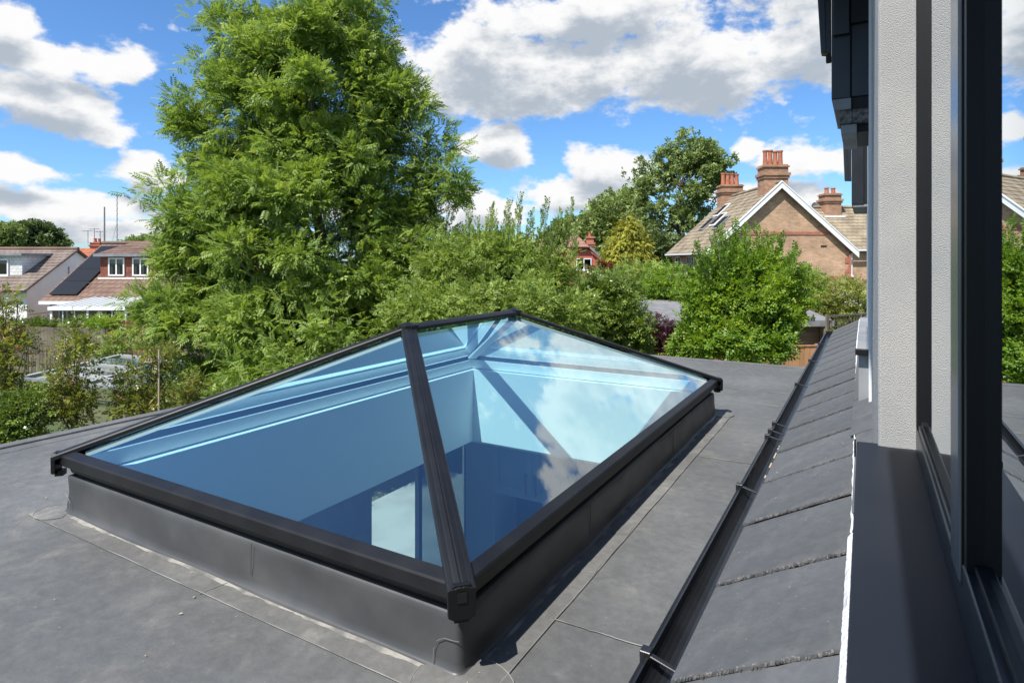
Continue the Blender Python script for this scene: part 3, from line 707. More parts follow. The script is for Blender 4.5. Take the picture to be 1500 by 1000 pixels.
# white sealant where the tiles meet the sill
b = MB(); pts = []; rr = random.Random(5)
NS = 150
vs = []
for i in range(NS + 1):
    y = -2.0 + 2.55 * i / NS
    w0 = .846 + rr.uniform(-.0007, .0007); w1 = .866
    vs += [(w0 - 1, y, tz(w0) + 3 + .010), ((w0 + .007) - 1, y, tz(w0) + 3 + .021 + rr.uniform(-.002, .002)), (w1 - 1, y, tz(w1) + 3 + .022), (w1 - 1, y, tz(w1) + 3 - .004), (w0 - 1, y, tz(w0) + 3 - .004)]
b.add(vs, [(i * 5 + j, i * 5 + (j + 1) % 5, (i + 1) * 5 + (j + 1) % 5, (i + 1) * 5 + j) for i in range(NS) for j in range(5)] + [(4, 3, 2, 1, 0), tuple(NS * 5 + j for j in range(5))])
b.build('sealant_bead', 'sealant', troof)
vs = []
for i in range(NS + 1):
    y = .56 + 6.9 * i / NS; c = .853 - .036 * min(1, i / NS * 1.6) + rr.uniform(-.002, .002); wd = (.0035 if i < 36 else .006) + rr.uniform(0, .003)
    vs += [(c - 1, y, tz(c) + 3 + .004), (c - 1, y, tz(c) + 3 + .016), (c + wd - 1, y, tz(c) + 3 + .018), (c + wd - 1, y, tz(c) + 3 + .004)]
MB().add(vs, [(i * 4 + j, i * 4 + (j + 1) % 4, (i + 1) * 4 + (j + 1) % 4, (i + 1) * 4 + j) for i in range(NS) for j in range(4)]).build('sealant_bead', 'sealant', troof)
# lead apron pieces between sealant and wall, laid as overlapping sheets
for (y0, y1) in ((.46, .72), (.70, 1.62), (1.60, 2.35), (2.33, 4.3), (4.28, 7.55)):
    xa = .868 if y0 < .65 else (.852 if y0 < 1 else .832)
    MB().slab([Hp((xa, y0, tz(xa) + .016)), Hp((.915, y0, tz(.915) + .016)), Hp((.915, y1, tz(.915) + .012)), Hp((xa, y1, tz(xa) + .012))], (0, 0, .004)).build('lead_apron', 'tile', troof, bevel=.001, segs=1)

# gutter: black, with raised clips
G = MB(); gx, gzz = .498, .112
prof_o = [(math.cos(t) * .056, math.sin(t) * .056) for t in np.linspace(math.pi, 2 * math.pi, 13)]
prof_i = [(math.cos(t) * .051, math.sin(t) * .051) for t in np.linspace(2 * math.pi, math.pi, 13)]
rim = [(-.056, .006), (-.062, .009), (-.064, .003), (-.060, -.004)]
pf = [(-.056, -.002)] + prof_o[1:] + [(.056, .012), (.051, .012)] + prof_i + [(-.051, .006)] + rim[:4]
gut = G.sweep(pf, Hp((gx, -3, gzz)), Hp((gx, 7.68, gzz)), (1, 0, 0), (0, 0, 1)).build('gutter', 'upvc', H, smooth=False)
def clip(y, w=.026):
    c = MB(); o = [(math.cos(t) * .0605, math.sin(t) * .0605) for t in np.linspace(math.pi * .93, 2.03 * math.pi, 14)]; i_ = [(a * .93, b_ * .93) for a, b_ in o[::-1]]
    c.sweep(o + i_, Hp((gx, y, gzz)), Hp((gx, y + w, gzz)), (1, 0, 0), (0, 0, 1))
    c.box(gx - .072 - 1, gx - .046 - 1, y - .001, y + w + .001, gzz + 3 + .004, gzz + 3 + .019)
    c.box(gx - .072 - 1, gx - .062 - 1, y, y + w, gzz + 3 - .018, gzz + 3 + .006)
    c.add([Hp((gx - .05, y, gzz + .008)), Hp((gx - .05, y + w * .6, gzz + .008)), Hp((gx + .05, y + w * .6, gzz - .018)), Hp((gx + .05, y, gzz - .018)),
           Hp((gx - .05, y, gzz + .013)), Hp((gx - .05, y + w * .6, gzz + .013)), Hp((gx + .05, y + w * .6, gzz - .013)), Hp((gx + .05, y, gzz - .013))],
          [(3, 2, 1, 0), (4, 5, 6, 7), (0, 1, 5, 4), (1, 2, 6, 5), (2, 3, 7, 6), (3, 0, 4, 7)])
    c.build('gutter_clip', 'upvc', gut, bevel=.0015, segs=1)
for y in (.13, 1.36, 2.18, 2.30, 2.47, 3.75, 5.0, 6.3): clip(y)
hb('gutter_stop', 'upvc', gx - .066, gx + .058, 7.68, 7.70, gzz - .06, gzz + .014, gut)
hb('fascia_board', 'black', gx + .058, gx + .066, -3, 7.66, -.0, .135)
for i in range(4):
    y = 1.7 + i * .16; MB().box(gx - .01 - 1, gx - .004 - 1, y, y + random.uniform(.03, .12), gzz + 3 - .051, gzz + 3 - .049).build('dry_leaf', 'cane', gut)

# window: sill, frame, panes
win = hb('window', 'frame', .9885, 1.05, -3.0, .4495, .605, .655, bevel=.003)
win['label'] = 'dark framed side window with two panes'
sill = MB().slab([Hp(p) for p in ((.868, -3.0, .600), (.868, .475, .600), (1.06, .475, .606), (1.06, -3.0, .606))], (0, 0, -.032)).build('sill', 'sill', win, bevel=.003)
hb('sill_apron', 'frame', .870, .890, -3.0, .46, .325, .567, win)
hb('sill_upstand', 'black', .862, .866, .44, .478, .57, .604, win)
hb('jamb', 'black', .9885, 1.05, .425, .4490, .656, 2.4, win, bevel=.002)
# fixed light
hb('glazing_bead', 'frame', .992, 1.05, -.225, .424, .6555, .668, win, bevel=.002)
hb('glazing_bead', 'alu', .997, 1.05, -.225, .424, .6685, .676, win, bevel=.001)
hb('pane', 'winglass', 1.0030, 1.0075, -.225, .424, .6765, 2.4, win)
# meeting mullion, brushed
hb('mullion', 'mull', .984, 1.05, -.345, -.270, .6555, 2.4, win, bevel=.003)
hb('mullion', 'mull', .9875, 1.05, -.268, -.230, .6555, 2.4, win, bevel=.003)
hb('mullion_gap', 'black', .9865, 1.04, -.354, -.346, .6555, 2.4, win)
sash = hb('sash', 'frame', .9865, 1.05, -3.0, -.356, .6555, .684, win, bevel=.002)
hb('sash_stile', 'black', .9885, 1.05, -.376, -.357, .6845, 2.4, sash)
hb('sash_bead', 'alu', .996, 1.05, -3.0, -.377, .6845, .694, sash, bevel=.001)
hb('pane', 'winglass', 1.0050, 1.0095, -3.0, -.377, .6945, 2.4, win)
# the next window's sill further along, with its drip edge
w2 = hb('far_sill', 'lead', .848, .913, 2.25, 4.25, .585, .600, bevel=.002)
hb('sill_apron', 'lead', .856, .912, 2.27, 4.25, .33, .584, w2)
hb('drip_end', 'black', .842, .915, 2.225, 2.249, .575, .606, w2, bevel=.003)

# small debris: dry leaf bits, moss crumbs and grit lying on the roof and tiles
db = MB(); rr = random.Random(12)
def bit(x, y, z, s, slope=0.0):
    a = rr.uniform(0, 6.28); c, d = math.cos(a) * s, math.sin(a) * s
    db.add([(x - c, y - d, z - c * slope), (x + d * .4, y - c * .4, z + .0015 + d * .4 * slope), (x + c, y + d, z + .001 + c * slope), (x - d * .4, y + c * .4, z + .002 - d * .4 * slope)], [(0, 1, 2, 3)])
for k in range(150):
    x, y = rr.uniform(-3.1, .44), rr.uniform(-1.2, 4.6)
    if -2.03 < x < .03 and -.03 < y < 3.03: continue
    bit(x, y, .0045, rr.choice((.002, .002, .003, .004, .007)))
for k in range(40):
    x, y = rr.uniform(.55, .83), rr.uniform(-.6, 3.5)
    bit(x, y, tz(x) + .014, rr.choice((.002, .002, .003, .006)), TM)
for k in range(60):
    y = rr.uniform(-.05, 3.0); bit(.035 + abs(rr.gauss(0, .02)), y, .0065, rr.choice((.002, .003, .004)))
tag(db.build('leaf_litter', 'cane'), kind='stuff')
# ================================================================== HOUSES, SHEDS, FENCES
def house(name, label, u, w, rz=0.0, cat='house', group=None):
    p = fr(u, w, -3.0)
    return thing(name, label, cat, p, YAW + rz, group)
def bb(P, name, m, x0, x1, y0, y1, z0, z1, bevel=0.0):
    return MB().box(x0, x1, y0, y1, z0, z1).build(name, m, P, bevel=bevel, segs=1)
def roofslope(P, name, m, e0, e1, r1, r0, courses=12, step=.035, wid=.33, thick=.08):
    """tiled slope: eave points e0,e1, ridge points r0,r1; courses stepped, tiles lifted one by one along each course"""
    e0, e1, r0, r1 = (np.array(q, float) for q in (e0, e1, r0, r1))
    nrm = np.cross(e1 - e0, r0 - e0); nrm /= np.linalg.norm(nrm)
    if nrm[2] < 0: nrm = -nrm
    b = MB()
    for i in range(courses):
        t0_, t1_ = i / courses, (i + 1) / courses + .1 / courses
        a, c = e0 + (r0 - e0) * t0_, e1 + (r1 - e1) * t0_
        a2, c2 = e0 + (r0 - e0) * min(1, t1_), e1 + (r1 - e1) * min(1, t1_)
        L_ = np.linalg.norm(c - a); n_ = max(1, int(L_ / wid)); off = (i % 2) * .5
        ks = [0] + [(k + off) / n_ for k in range(1, n_)] + [1.0]
        for k in range(len(ks) - 1):
            s0, s1 = ks[k] + .0, ks[k + 1] - (.02 / L_)
            h = step + random.uniform(-.006, .006)
            q = [a + (c - a) * s0, a + (c - a) * s1, a2 + (c2 - a2) * s1, a2 + (c2 - a2) * s0]
            b.add([q[0] + nrm * h, q[1] + nrm * h, q[2] + nrm * .006, q[3] + nrm * .006, q[0], q[1]], [(0, 1, 2, 3), (4, 5, 1, 0)])
    b.slab([e0, e1, r1, r0], -nrm * thick)
    return b.build(name, m, P)
def window(P, x0, x1, z0, z1, y, n=2, face='y', fm='white', curtain=False, sill=True, head=False):
    """window in a wall facing -y (or a wall facing x when face is 'x' / '-x'); real frame bars, recessed panes"""
    def T(a, d, z):   # a along wall, d outward depth
        return (a, y - d, z) if face == 'y' else ((y + d, a, z) if face == 'x' else (y - d, a, z))
    def bx(b, a0_, a1_, d0, d1, z0_, z1_):
        return b.add([T(a0_, d0, z0_), T(a1_, d0, z0_), T(a1_, d1, z0_), T(a0_, d1, z0_), T(a0_, d0, z1_), T(a1_, d0, z1_), T(a1_, d1, z1_), T(a0_, d1, z1_)],
                     [(3, 2, 1, 0), (4, 5, 6, 7), (0, 1, 5, 4), (1, 2, 6, 5), (2, 3, 7, 6), (3, 0, 4, 7)])
    f = MB(); w = .065
    bx(f, x0, x1, .005, .06, z0, z0 + w); bx(f, x0, x1, .005, .06, z1 - w, z1)
    for k in range(n + 1):
        c = x0 + (x1 - x0 - w) * k / n
        bx(f, c, c + w, .003, .062, z0, z1)
    fo = f.build('window', fm, P)
    bx(MB(), 0, 0, 0, 0, 0, 0)
    for k in range(n):
        a = x0 + (x1 - x0 - w) * k / n + w; c = x0 + (x1 - x0 - w) * (k + 1) / n
        bx(MB(), a, c, .022, .03, z0 + w, z1 - w).build('pane', 'farglass', fo)
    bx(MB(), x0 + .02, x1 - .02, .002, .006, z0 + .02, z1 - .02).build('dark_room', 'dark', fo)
    if curtain:
        for k in range(n):
            a = x0 + (x1 - x0 - w) * k / n + w; c = x0 + (x1 - x0 - w) * (k + 1) / n
            q = (c - a)
            bx(MB(), a, a + q * .42, .010, .016, z0 + w, z1 - w).build('curtain', 'curtain', fo)
            bx(MB(), a + q * .42, c, .010, .016, z1 - w - (z1 - z0) * .35, z1 - w).build('curtain', 'curtain', fo)
    if sill: bx(MB(), x0 - .05, x1 + .05, .0, .12, z0 - .07, z0 - .002).build('window_sill', fm, fo)
    return fo
def stack(P, x, y, z0, z1, w, d, pots, pr=.13, ph=.75, m='chimbrick'):
    c = bb(P, 'chimney', m, x - w / 2, x + w / 2, y - d / 2, y + d / 2, z0, z1)
    h = z1 - z0
    for (o, a, b) in ((.05, .60, .68), (.10, .68, .76), (.06, .92, .96), (.0, .96, 1.0)):
        if o: MB().box(x - w / 2 - o, x + w / 2 + o, y - d / 2 - o, y + d / 2 + o, z0 + h * a, z0 + h * b).build('brick_course', m, c)
    for k in range(pots):
        px = x + (k - (pots - 1) / 2) * (w * .86 / max(1, pots)); hh = ph * random.uniform(.92, 1.05)
        MB().lathe((px, y, z1), [(pr * 1.05, 0), (pr, .05), (pr * .86, hh * .5), (pr * .84, hh * .86), (pr * 1.05, hh * .9), (pr * 1.05, hh), (pr * .7, hh), (pr * .7, hh - .1)], 12).build('chimney_pot', 'pot', c, smooth=False)
    return c

# --- brick house on the right
B = house('brick_house', 'large yellow brown brick house with white bargeboards and tall chimneys behind the green shrub', 10.2, 31)
Wd, Ln, EZ, AZ = 7.0, 7.6, 4.78, 8.0
AX = 3.45
w_ = MB()
w_.slab([(0, 0, 0), (Wd, 0, 0), (Wd, 0, EZ - .1), (AX, 0, AZ - .15), (0, 0, EZ - .1)], (0, Ln, 0)); w_.build('wall', 'brick', B)
for z in (3.1, 5.35): bb(B, 'brick_band', 'redbrick', .02 if z < 4 else 1.0, Wd - .02 if z < 4 else 6.2, -.03, -.001, z, z + .16)
for z0 in np.arange(0.3, 4.6, .6):
    bb(B, 'corner_brick', 'redbrick', -.012, .22, -.022, -.002, z0, z0 + .3); bb(B, 'corner_brick', 'redbrick', Wd - .22, Wd + .012, -.022, -.002, z0, z0 + .3)
sl_ = (AZ - EZ) / AX
ov_ = .35
roofslope(B, 'roof', 'rooftan', (-ov_, -.2, EZ - ov_ * sl_ * .9), (-ov_, Ln + .2, EZ - ov_ * sl_ * .9), (AX, Ln + .2, AZ), (AX, -.2, AZ), 16, .028, .3)
roofslope(B, 'roof', 'rooftan', (Wd + ov_, Ln + .2, EZ - ov_ * sl_ * .9), (Wd + ov_, -.2, EZ - ov_ * sl_ * .9), (AX, -.2, AZ), (AX, Ln + .2, AZ), 16, .028, .3)
MB().tube([(AX, -.2, AZ + .03), (AX, Ln + .2, AZ + .03)], .10, 8).build('ridge_tiles', 'rooftan', B)
for s in (-1, 1):
    ex = -.35 if s < 0 else Wd + .35
    zz = EZ - .35 * sl_ * .9
    b_ = MB().slab([(ex, -.28, zz - .30), (AX, -.28, AZ - .28), (AX, -.28, AZ + .02), (ex, -.28, zz + .0)], (0, .06, 0)).build('bargeboard', 'white', B)
    MB().slab([(ex, -.31, zz + .0), (AX, -.31, AZ + .02), (AX, -.31, AZ + .08), (ex, -.31, zz + .06)], (0, .12, 0)).build('verge_trim', 'white', b_)
bb(B, 'gutter', 'white', -.45, -.33, -.2, Ln + .2, EZ - .42, EZ - .32); bb(B, 'drainpipe', 'redbrick', Wd - .06, Wd + .04, -.12, -.04, 0, EZ - .4)
bb(B, 'air_brick', 'dark', 5.55, 5.85, -.008, -.001, 4.72, 4.82)
window(B, .7, 1.7, 3.0, 4.3, 0, face='-x'); window(B, 3.0, 4.3, 3.0, 4.3, 0, n=3, face='-x'); window(B, 5.7, 6.7, 3.0, 4.3, 0, face='-x')
window(B, 3.0, 4.2, .9, 2.2, 0, face='-x')
stack(B, 3.42, .75, 7.2, 9.0, 1.22, .9, 4, .125, .78)
stack(B, 3.42, 7.0, 7.2, 8.75, 1.3, .9, 4, .14, .72)
for k, (y, t) in enumerate(((2.2, .42), (3.5, .5), (4.9, .45), (4.9, .7))):
    x = AX * t; z = EZ + x * sl_; d = .8
    q = [(x - .45, y, z - .45 * sl_), (x + .35, y, z + .35 * sl_), (x + .35, y + d, z + .35 * sl_), (x - .45, y + d, z - .45 * sl_)]
    n_ = np.array((-sl_, 0, 1)) / math.hypot(1, sl_)
    f_ = MB().slab([np.array(p) + n_ * .05 for p in q], n_ * .06).build('roof_window', 'white' if k % 2 else 'lead', B)
    c_ = np.mean(q, axis=0); MB().slab([c_ + (np.array(p) - c_) * .82 + n_ * .112 for p in q], n_ * .01).build('pane', 'solar', f_)
# wing to the right with lower roof
bb(B, 'wall', 'brick', Wd + .002, 15, 3.3, 9, 0, EZ - .1)
roofslope(B, 'roof', 'rooftan', (5.2, 3.0, EZ - .1), (15.2, 3.0, EZ - .1), (15.2, 6.2, 7.25), (5.2, 6.2, 7.25), 13, .028, .3)
MB().tube([(4.4, 6.2, 7.3), (15.2, 6.2, 7.3)], .10, 8).build('ridge_tiles', 'rooftan', B)
bb(B, 'gutter', 'white', Wd - .1, 15.2, 2.86, 2.97, EZ - .2, EZ - .1)
window(B, 8.60, 8.98, 3.2, 4.55, 3.3, n=1)
stack(B, 9.15, 6.0, 6.6, 8.1, .95, .85, 2, .13, .35)
bb(B, 'flashing', 'white', 8.55, 9.75, 5.35, 5.5, 6.63, 6.72)
sd = thing('satellite_dish', 'small round satellite dish on the brick house roof left of the low chimney', 'satellite dish', fr(18.55, 37.2, 4.2), YAW)
MB().lathe((0, 0, 0), [(.02, .0), (.2, .02), (.38, .09), (.40, .10), (.39, .115), (.2, .04)], 16).build('dish', 'lead', sd).rotation_euler = (R(75), 0, R(20))
MB().tube([(0, 0, -.02), (0, .1, -.2), (0, .1, -.75)], .03).build('pole', 'lead', sd)

# white conservatory beyond the yellow bush
K = house('conservatory', 'white glazed conservatory roof at the wall of the brick house', 13.9, 27.2, cat='conservatory')
f = MB(); 
for i in range(9):
    x = i * .45; f.slab([(x, 0, 1.65), (x + .05, 0, 1.65), (x + .05, 2.6, 2.35), (x, 2.6, 2.35)], (0, 0, .06))
f.box(-.02, 3.7, -.06, .02, 1.58, 1.72); f.box(-.02, 3.7, 2.6, 2.68, 2.3, 2.45)
for x in (0, 1.2, 2.4, 3.6): f.box(x, x + .07, -.05, .02, 0, 1.6)
ff = f.build('frame', 'white', K)
for i in range(8):
    x = i * .45 + .052; MB().slab([(x, .02, 1.67), (x + .395, .02, 1.67), (x + .395, 2.58, 2.36), (x, 2.58, 2.36)], (0, 0, .012)).build('roof_pane', 'coldglass', K)
bb(K, 'wall', 'white', 0.02, 3.6, 0.03, .08, 0, .6)

# salmon house in the middle distance
P_ = house('salmon_house', 'small salmon red house with half hipped mauve roof between the trees', 3.0, 44, cat='house')
MB().slab([(0, 0, 0), (3.6, 0, 0), (3.6, 0, 4.05), (2.35, 0, 5.0), (1.2, 0, 5.0), (0, 0, 4.0)], (0, 8, 0)).build('wall', 'pinkw', P_)
roofslope(P_, 'roof', 'roofmauve', (-.3, -.3, 3.85), (-.3, 8, 3.85), (1.75, 8, 5.95), (1.75, .9, 5.95), 9, .04, .3)
roofslope(P_, 'roof', 'roofmauve', (3.9, 8, 3.85), (3.9, -.3, 3.85), (1.75, .9, 5.95), (1.75, 8, 5.95), 9, .04, .3)
roofslope(P_, 'roof_hip', 'roofmauve', (.95, -.3, 5.0), (2.6, -.3, 5.0), (1.78, .95, 5.97), (1.74, .95, 5.97), 4, .04, .3)
MB().slab([(2.6, -.32, 4.9), (3.98, -.32, 3.66), (3.98, -.32, 3.86), (2.6, -.32, 5.1)], (0, .06, 0)).build('bargeboard', 'lead', P_)
window(P_, 1.65, 2.75, 3.35, 4.2, 0, n=2); window(P_, 1.2, 2.2, .9, 2.0, 0)
stack(P_, 3.15, 4.0, 3.9, 5.95, .55, .6, 1, .12, .35, 'redbrick')
# low roofs behind the mid trees
Q_ = house('terraced_house', 'brick house with white window and orange tile roof half hidden behind the middle tree', -5.6, 36, cat='house')
bb(Q_, 'wall', 'brick', 0, 7.5, 0, 6, 0, 3.6)
roofslope(Q_, 'roof', 'roofmauve', (-.2, -.2, 3.55), (7.7, -.2, 3.55), (7.7, 3.2, 5.2), (-.2, 3.2, 5.2), 10, .04, .3)
roofslope(Q_, 'roof', 'roofmauve', (-.2, 6.2, 3.55), (7.7, 6.2, 3.55), (7.7, 3.2, 5.2), (-.2, 3.2, 5.2), 10, .04, .3)
window(Q_, .4, 1.6, 2.75, 3.4, 0, n=3); window(Q_, 3.4, 4.6, 2.4, 3.4, 0, n=2)
Q2 = house('terraced_house', 'far house with orange tile roof whose ridge shows above the middle tree', -4.2, 47, cat='house')
MB().slab([(0, 0, 0), (4, 0, 0), (4, 0, 4.4), (2, 0, 5.6), (0, 0, 4.4)], (0, 7, 0)).build('wall', 'redbrick', Q2)
roofslope(Q2, 'roof', 'roofred', (-.3, -.3, 4.2), (-.3, 7, 4.2), (2, 7, 5.75), (2, -.3, 5.75), 8)
roofslope(Q2, 'roof', 'roofred', (4.3, 7, 4.2), (4.3, -.3, 4.2), (2, -.3, 5.75), (2, 7, 5.75), 8)

# --- brown tiled bungalow with dormer, left
Dm = house('dormer_bungalow', 'brown tiled bungalow with red clad dormer and black solar panels', -22.3, 29, cat='house')
bb(Dm, 'wall', 'redbrick', .25, 9.5, 0, 7.5, 0, 2.18)
r0y, r0z, ry, rz_ = -.3, 2.12, 4.1, 4.95
sp = (rz_ - r0z) / (ry - r0y)
roofslope(Dm, 'roof', 'roofbrown', (0, r0y, r0z), (9.8, r0y, r0z), (9.8, ry, rz_), (0, ry, rz_), 15, .028, .3)
roofslope(Dm, 'roof', 'roofbrown', (9.8, 8.5, r0z), (0, 8.5, r0z), (0, ry, rz_), (9.8, ry, rz_), 15, .028, .3)
MB().tube([(0, ry, rz_ + .05), (9.8, ry, rz_ + .05)], .1, 8).build('ridge_tiles', 'roofbrown', Dm)
MB().slab([(.25, 0, 2.1), (.25, 8, 2.1), (.25, ry, rz_ - .1)], (.2, 0, 0)).build('wall', 'wallw', Dm)
bb(Dm, 'fascia', 'white', 0, 9.8, r0y - .08, r0y - .01, r0z - .14, r0z + .01)
dy = 1.35; dz0 = r0z + (dy - r0y) * sp; dx0, dx1 = 1.75, 4.65
dr = MB().slab([(dx0, dy, dz0 - .1), (dx1, dy, dz0 - .1), (dx1, dy, dz0 + 1.12), (dx0, dy, dz0 + 1.12)], (0, 2.4, 0)).build('dormer', 'cladding', Dm)
wn = dict(curtain=True)
for (a, c) in ((dx0 + .42, dx0 + 1.22), (dx0 + 1.62, dx0 + 2.42)):
    f_ = window(dr, a, c, dz0 + .10, dz0 + 1.0, dy, n=2, curtain=True, sill=False)
bb(dr, 'flashing', 'white', dx0 - .05, dx1 + .05, dy - .12, dy - .01, dz0 - .12, dz0 + .02)
bb(dr, 'fascia', 'lead', dx0 - .2, dx1 + .2, dy - .25, dy - .15, dz0 + 1.06, dz0 + 1.2)
roofslope(dr, 'roof', 'roofbrown', (dx0 - .2, dy - .2, dz0 + 1.15), (dx1 + .2, dy - .2, dz0 + 1.15), (dx1 + .2, ry, rz_ + .06), (dx0 - .2, ry, rz_ + .06), 7, .028, .3)
nn = np.array((0, -sp, 1)) / math.hypot(1, sp)
for k in range(4):
    ya, yb = .05 + k * .93, .05 + k * .93 + .90
    q = [(.22, ya, r0z + (ya - r0y) * sp), (1.50, ya, r0z + (ya - r0y) * sp), (1.50, yb, r0z + (yb - r0y) * sp), (.22, yb, r0z + (yb - r0y) * sp)]
    f_ = MB().slab([np.array(p) + nn * .09 for p in q], nn * .04).build('solar_panel', 'solarf', Dm)
    c_ = np.mean(q, axis=0); MB().slab([c_ + (np.array(p) - c_) * .975 + nn * .131 for p in q], nn * .006).build('panel_glass', 'solar', f_)
window(Dm, .7, 1.5, .9, 1.85, 0, n=2); window(Dm, 4.3, 5.3, .9, 1.85, 0, n=2)
ch = stack(Dm, 9.1, 2.2, 2.2, 4.1, .8, .6, 1, .12, .3, 'brick')
# white lean-to in front of it
K2 = house('lean_to_conservatory', 'white framed lean-to conservatory with ribbed roof beside the wooden fence', -19.7, 26, cat='conservatory')
f = MB(); WX = 3.15
for i in range(10):
    x = i * (WX / 9); f.slab([(x, -.1, 2.02), (x + .06, -.1, 2.02), (x + .06, 2.75, 2.28), (x, 2.75, 2.28)], (0, 0, .06))
f.box(-.05, WX + .1, -.16, -.10, 1.93, 2.08)
for x in (0, 1.55, WX): f.box(x, x + .09, -.08, .01, 0, 1.95)
f.box(0, WX, -.06, .0, .72, .79)
for x in (.5, 1.0, 2.05, 2.6): f.box(x, x + .05, -.06, -.01, .79, 1.93)
f.build('frame', 'white', K2)
for i in range(9):
    x = i * (WX / 9) + .062; MB().slab([(x, -.08, 2.03), (x + WX / 9 - .064, -.08, 2.03), (x + WX / 9 - .064, 2.73, 2.285), (x, 2.73, 2.285)], (0, 0, .02)).build('roof_pane', 'polyroof', K2)
for x, x2 in ((.09, .5), (.55, 1.0), (1.05, 1.55), (1.64, 2.05), (2.1, 2.6), (2.65, 3.14)):
    bb(K2, 'pane', 'farglass', x, x2, -.04, -.03, .8, 1.92)
bb(K2, 'wall', 'brick', 0.02, WX, -.03, .03, 0, .71)
bb(K2, 'back_wall', 'brick', 0.05, WX, 2.78, 2.86, 0, 2.1)

# --- white gabled house, far left
Wh = house('white_house', 'off white gabled house with white clad dormer at the left edge', -34.5, 31.2, cat='house')
gx1 = 9.6
MB().slab([(gx1, 0, 0), (gx1, 7.2, 0), (gx1, 7.2, 2.7), (gx1, 3.5, 4.55), (gx1, 0, 2.6)], (-9.9, 0, 0)).build('wall', 'wallw', Wh)
roofslope(Wh, 'roof', 'roofgrey', (-2, -.35, 2.5), (gx1 + .15, -.35, 2.5), (gx1 + .15, 3.5, 4.68), (-2, 3.5, 4.68), 14, .028, .3)
roofslope(Wh, 'roof', 'roofbrown', (gx1 + .15, 7.5, 2.5), (-2, 7.5, 2.5), (-2, 3.5, 4.68), (gx1 + .15, 3.5, 4.68), 14, .028, .3)
MB().tube([(-2, 3.5, 4.72), (gx1 + .15, 3.5, 4.72)], .1, 8).build('ridge_tiles', 'roofbrown', Wh)
dd = bb(Wh, 'dormer', 'whitecl', 2, 8.55, 1.0, 4.0, 3.0, 4.30)
bb(dd, 'roof', 'lead', 1.9, 8.7, .75, 3.6, 4.302, 4.44)
window(dd, 2.6, 4.6, 3.25, 4.12, 1.0, n=3, sill=True); window(dd, 5.3, 7.85, 3.25, 4.12, 1.0, n=3, sill=True)
bb(Wh, 'pipe', 'lead', gx1 + .002, gx1 + .04, 2.9, 2.95, 1.5, 3.7)
bb(Wh, 'render_line', 'lead', gx1 + .001, gx1 + .012, 0.1, 7.1, 1.25, 1.28)
# orange roofed house behind with aerials
O_ = house('orange_roofed_house', 'distant house with bright orange roof and brick chimney between the two left houses', -33.6, 44, cat='house')
bb(O_, 'wall', 'redbrick', 0, 5, 0, 7, 0, 3.9)
roofslope(O_, 'roof', 'roofred', (-.3, -.3, 3.8), (5.3, -.3, 3.8), (5.3, 3.4, 5.0), (-.3, 3.4, 5.0), 9)
stack(O_, 1.4, 3.2, 4.6, 5.45, .75, .6, 2, .12, .3, 'redbrick')
an = thing('tv_aerial', 'cluster of small roof aerials above the distant orange roof', 'aerial', fr(-32.5, 47.3, 2.4), YAW)
b = MB()
for x, h in ((-.5, 1.0), (0, 1.15), (.45, .95)):
    b.tube([(x, 0, 0), (x, 0, h)], .025, 5); b.tube([(x - .35, 0, h - .08), (x + .35, 0, h - .04)], .02, 5)
    for q in (-.3, -.1, .1, .3): b.tube([(x + q, -.25, h - .06), (x + q, .25, h - .06)], .012, 4)
b.build('antenna', 'lead', an)
for (px, top, lab, rr) in ((153.5, 303, 'thick dark mast standing left of the thinner mast behind the dormer', .06), (172, 281, 'thin tall lattice mast behind the bungalow dormer', .03)):
    w0 = 40; p = at(px, 381, w0); m_ = thing('radio_mast', lab, 'mast', (p[0], p[1], -3)); zt = at(px, top, w0)[2] + 3
    b = MB(); b.tube([(0, 0, 0), (0, 0, zt)], [rr * 1.2, rr * .8], 6)
    if rr < .05:
        for z in np.arange(4.5, zt, .35): b.tube([(-.10, 0, z), (.10, 0, z + .18)], .012, 4)
        b.tube([(0, 0, zt - 2), (-.7, 0, zt - 3.5)], .008, 4)
    b.build('pole', 'lead', m_)

# --- shed
Sh = house('garden_shed', 'long brown timber shed with grey felt roof behind the green shrub', 3.6, 19.5, cat='shed')
SX = 6.35
MB().slab([(-.15, -.4, 2.12), (SX + .15, -.4, 2.12), (SX + .15, 2.9, 2.55), (-.15, 2.9, 2.55)], (0, 0, .05)).build('roof', 'felt', Sh)
bb(Sh, 'fascia', 'felt', -.16, SX + .16, -.44, -.405, 1.98, 2.16)
for x in (0.0, 1.7, 3.4): bb(Sh, 'post', 'shed', x, x + .1, -.1, 0, 0, 2.1)
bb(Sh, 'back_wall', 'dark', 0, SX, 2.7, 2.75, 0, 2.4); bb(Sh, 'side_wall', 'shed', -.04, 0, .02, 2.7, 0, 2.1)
n0 = None
for k in range(17):
    z = .02 + k * .123
    for (xa, xb) in ((3.5, SX),):
        b = MB().add([(xa, -.02, z), (xb, -.02, z), (xb, .03, z), (xa, .03, z), (xa, .0, z + .125), (xb, .0, z + .125), (xb, .03, z + .125), (xa, .03, z + .125)], [(3, 2, 1, 0), (4, 5, 6, 7), (0, 1, 5, 4), (1, 2, 6, 5), (2, 3, 7, 6), (3, 0, 4, 7)])
        b.build('plank', 'shed', Sh)
bb(Sh, 'corner_post', 'shed', SX - .08, SX + .02, -.05, -.021, 0, 2.12); bb(Sh, 'side_wall', 'shed', SX + .0, SX + .04, .04, 2.7, 0, 2.2)
for k in range(4): bb(Sh, 'shelf', 'shed', .3, 3.2, 1.6, 2.0, .4 + k * .4, .43 + k * .4)
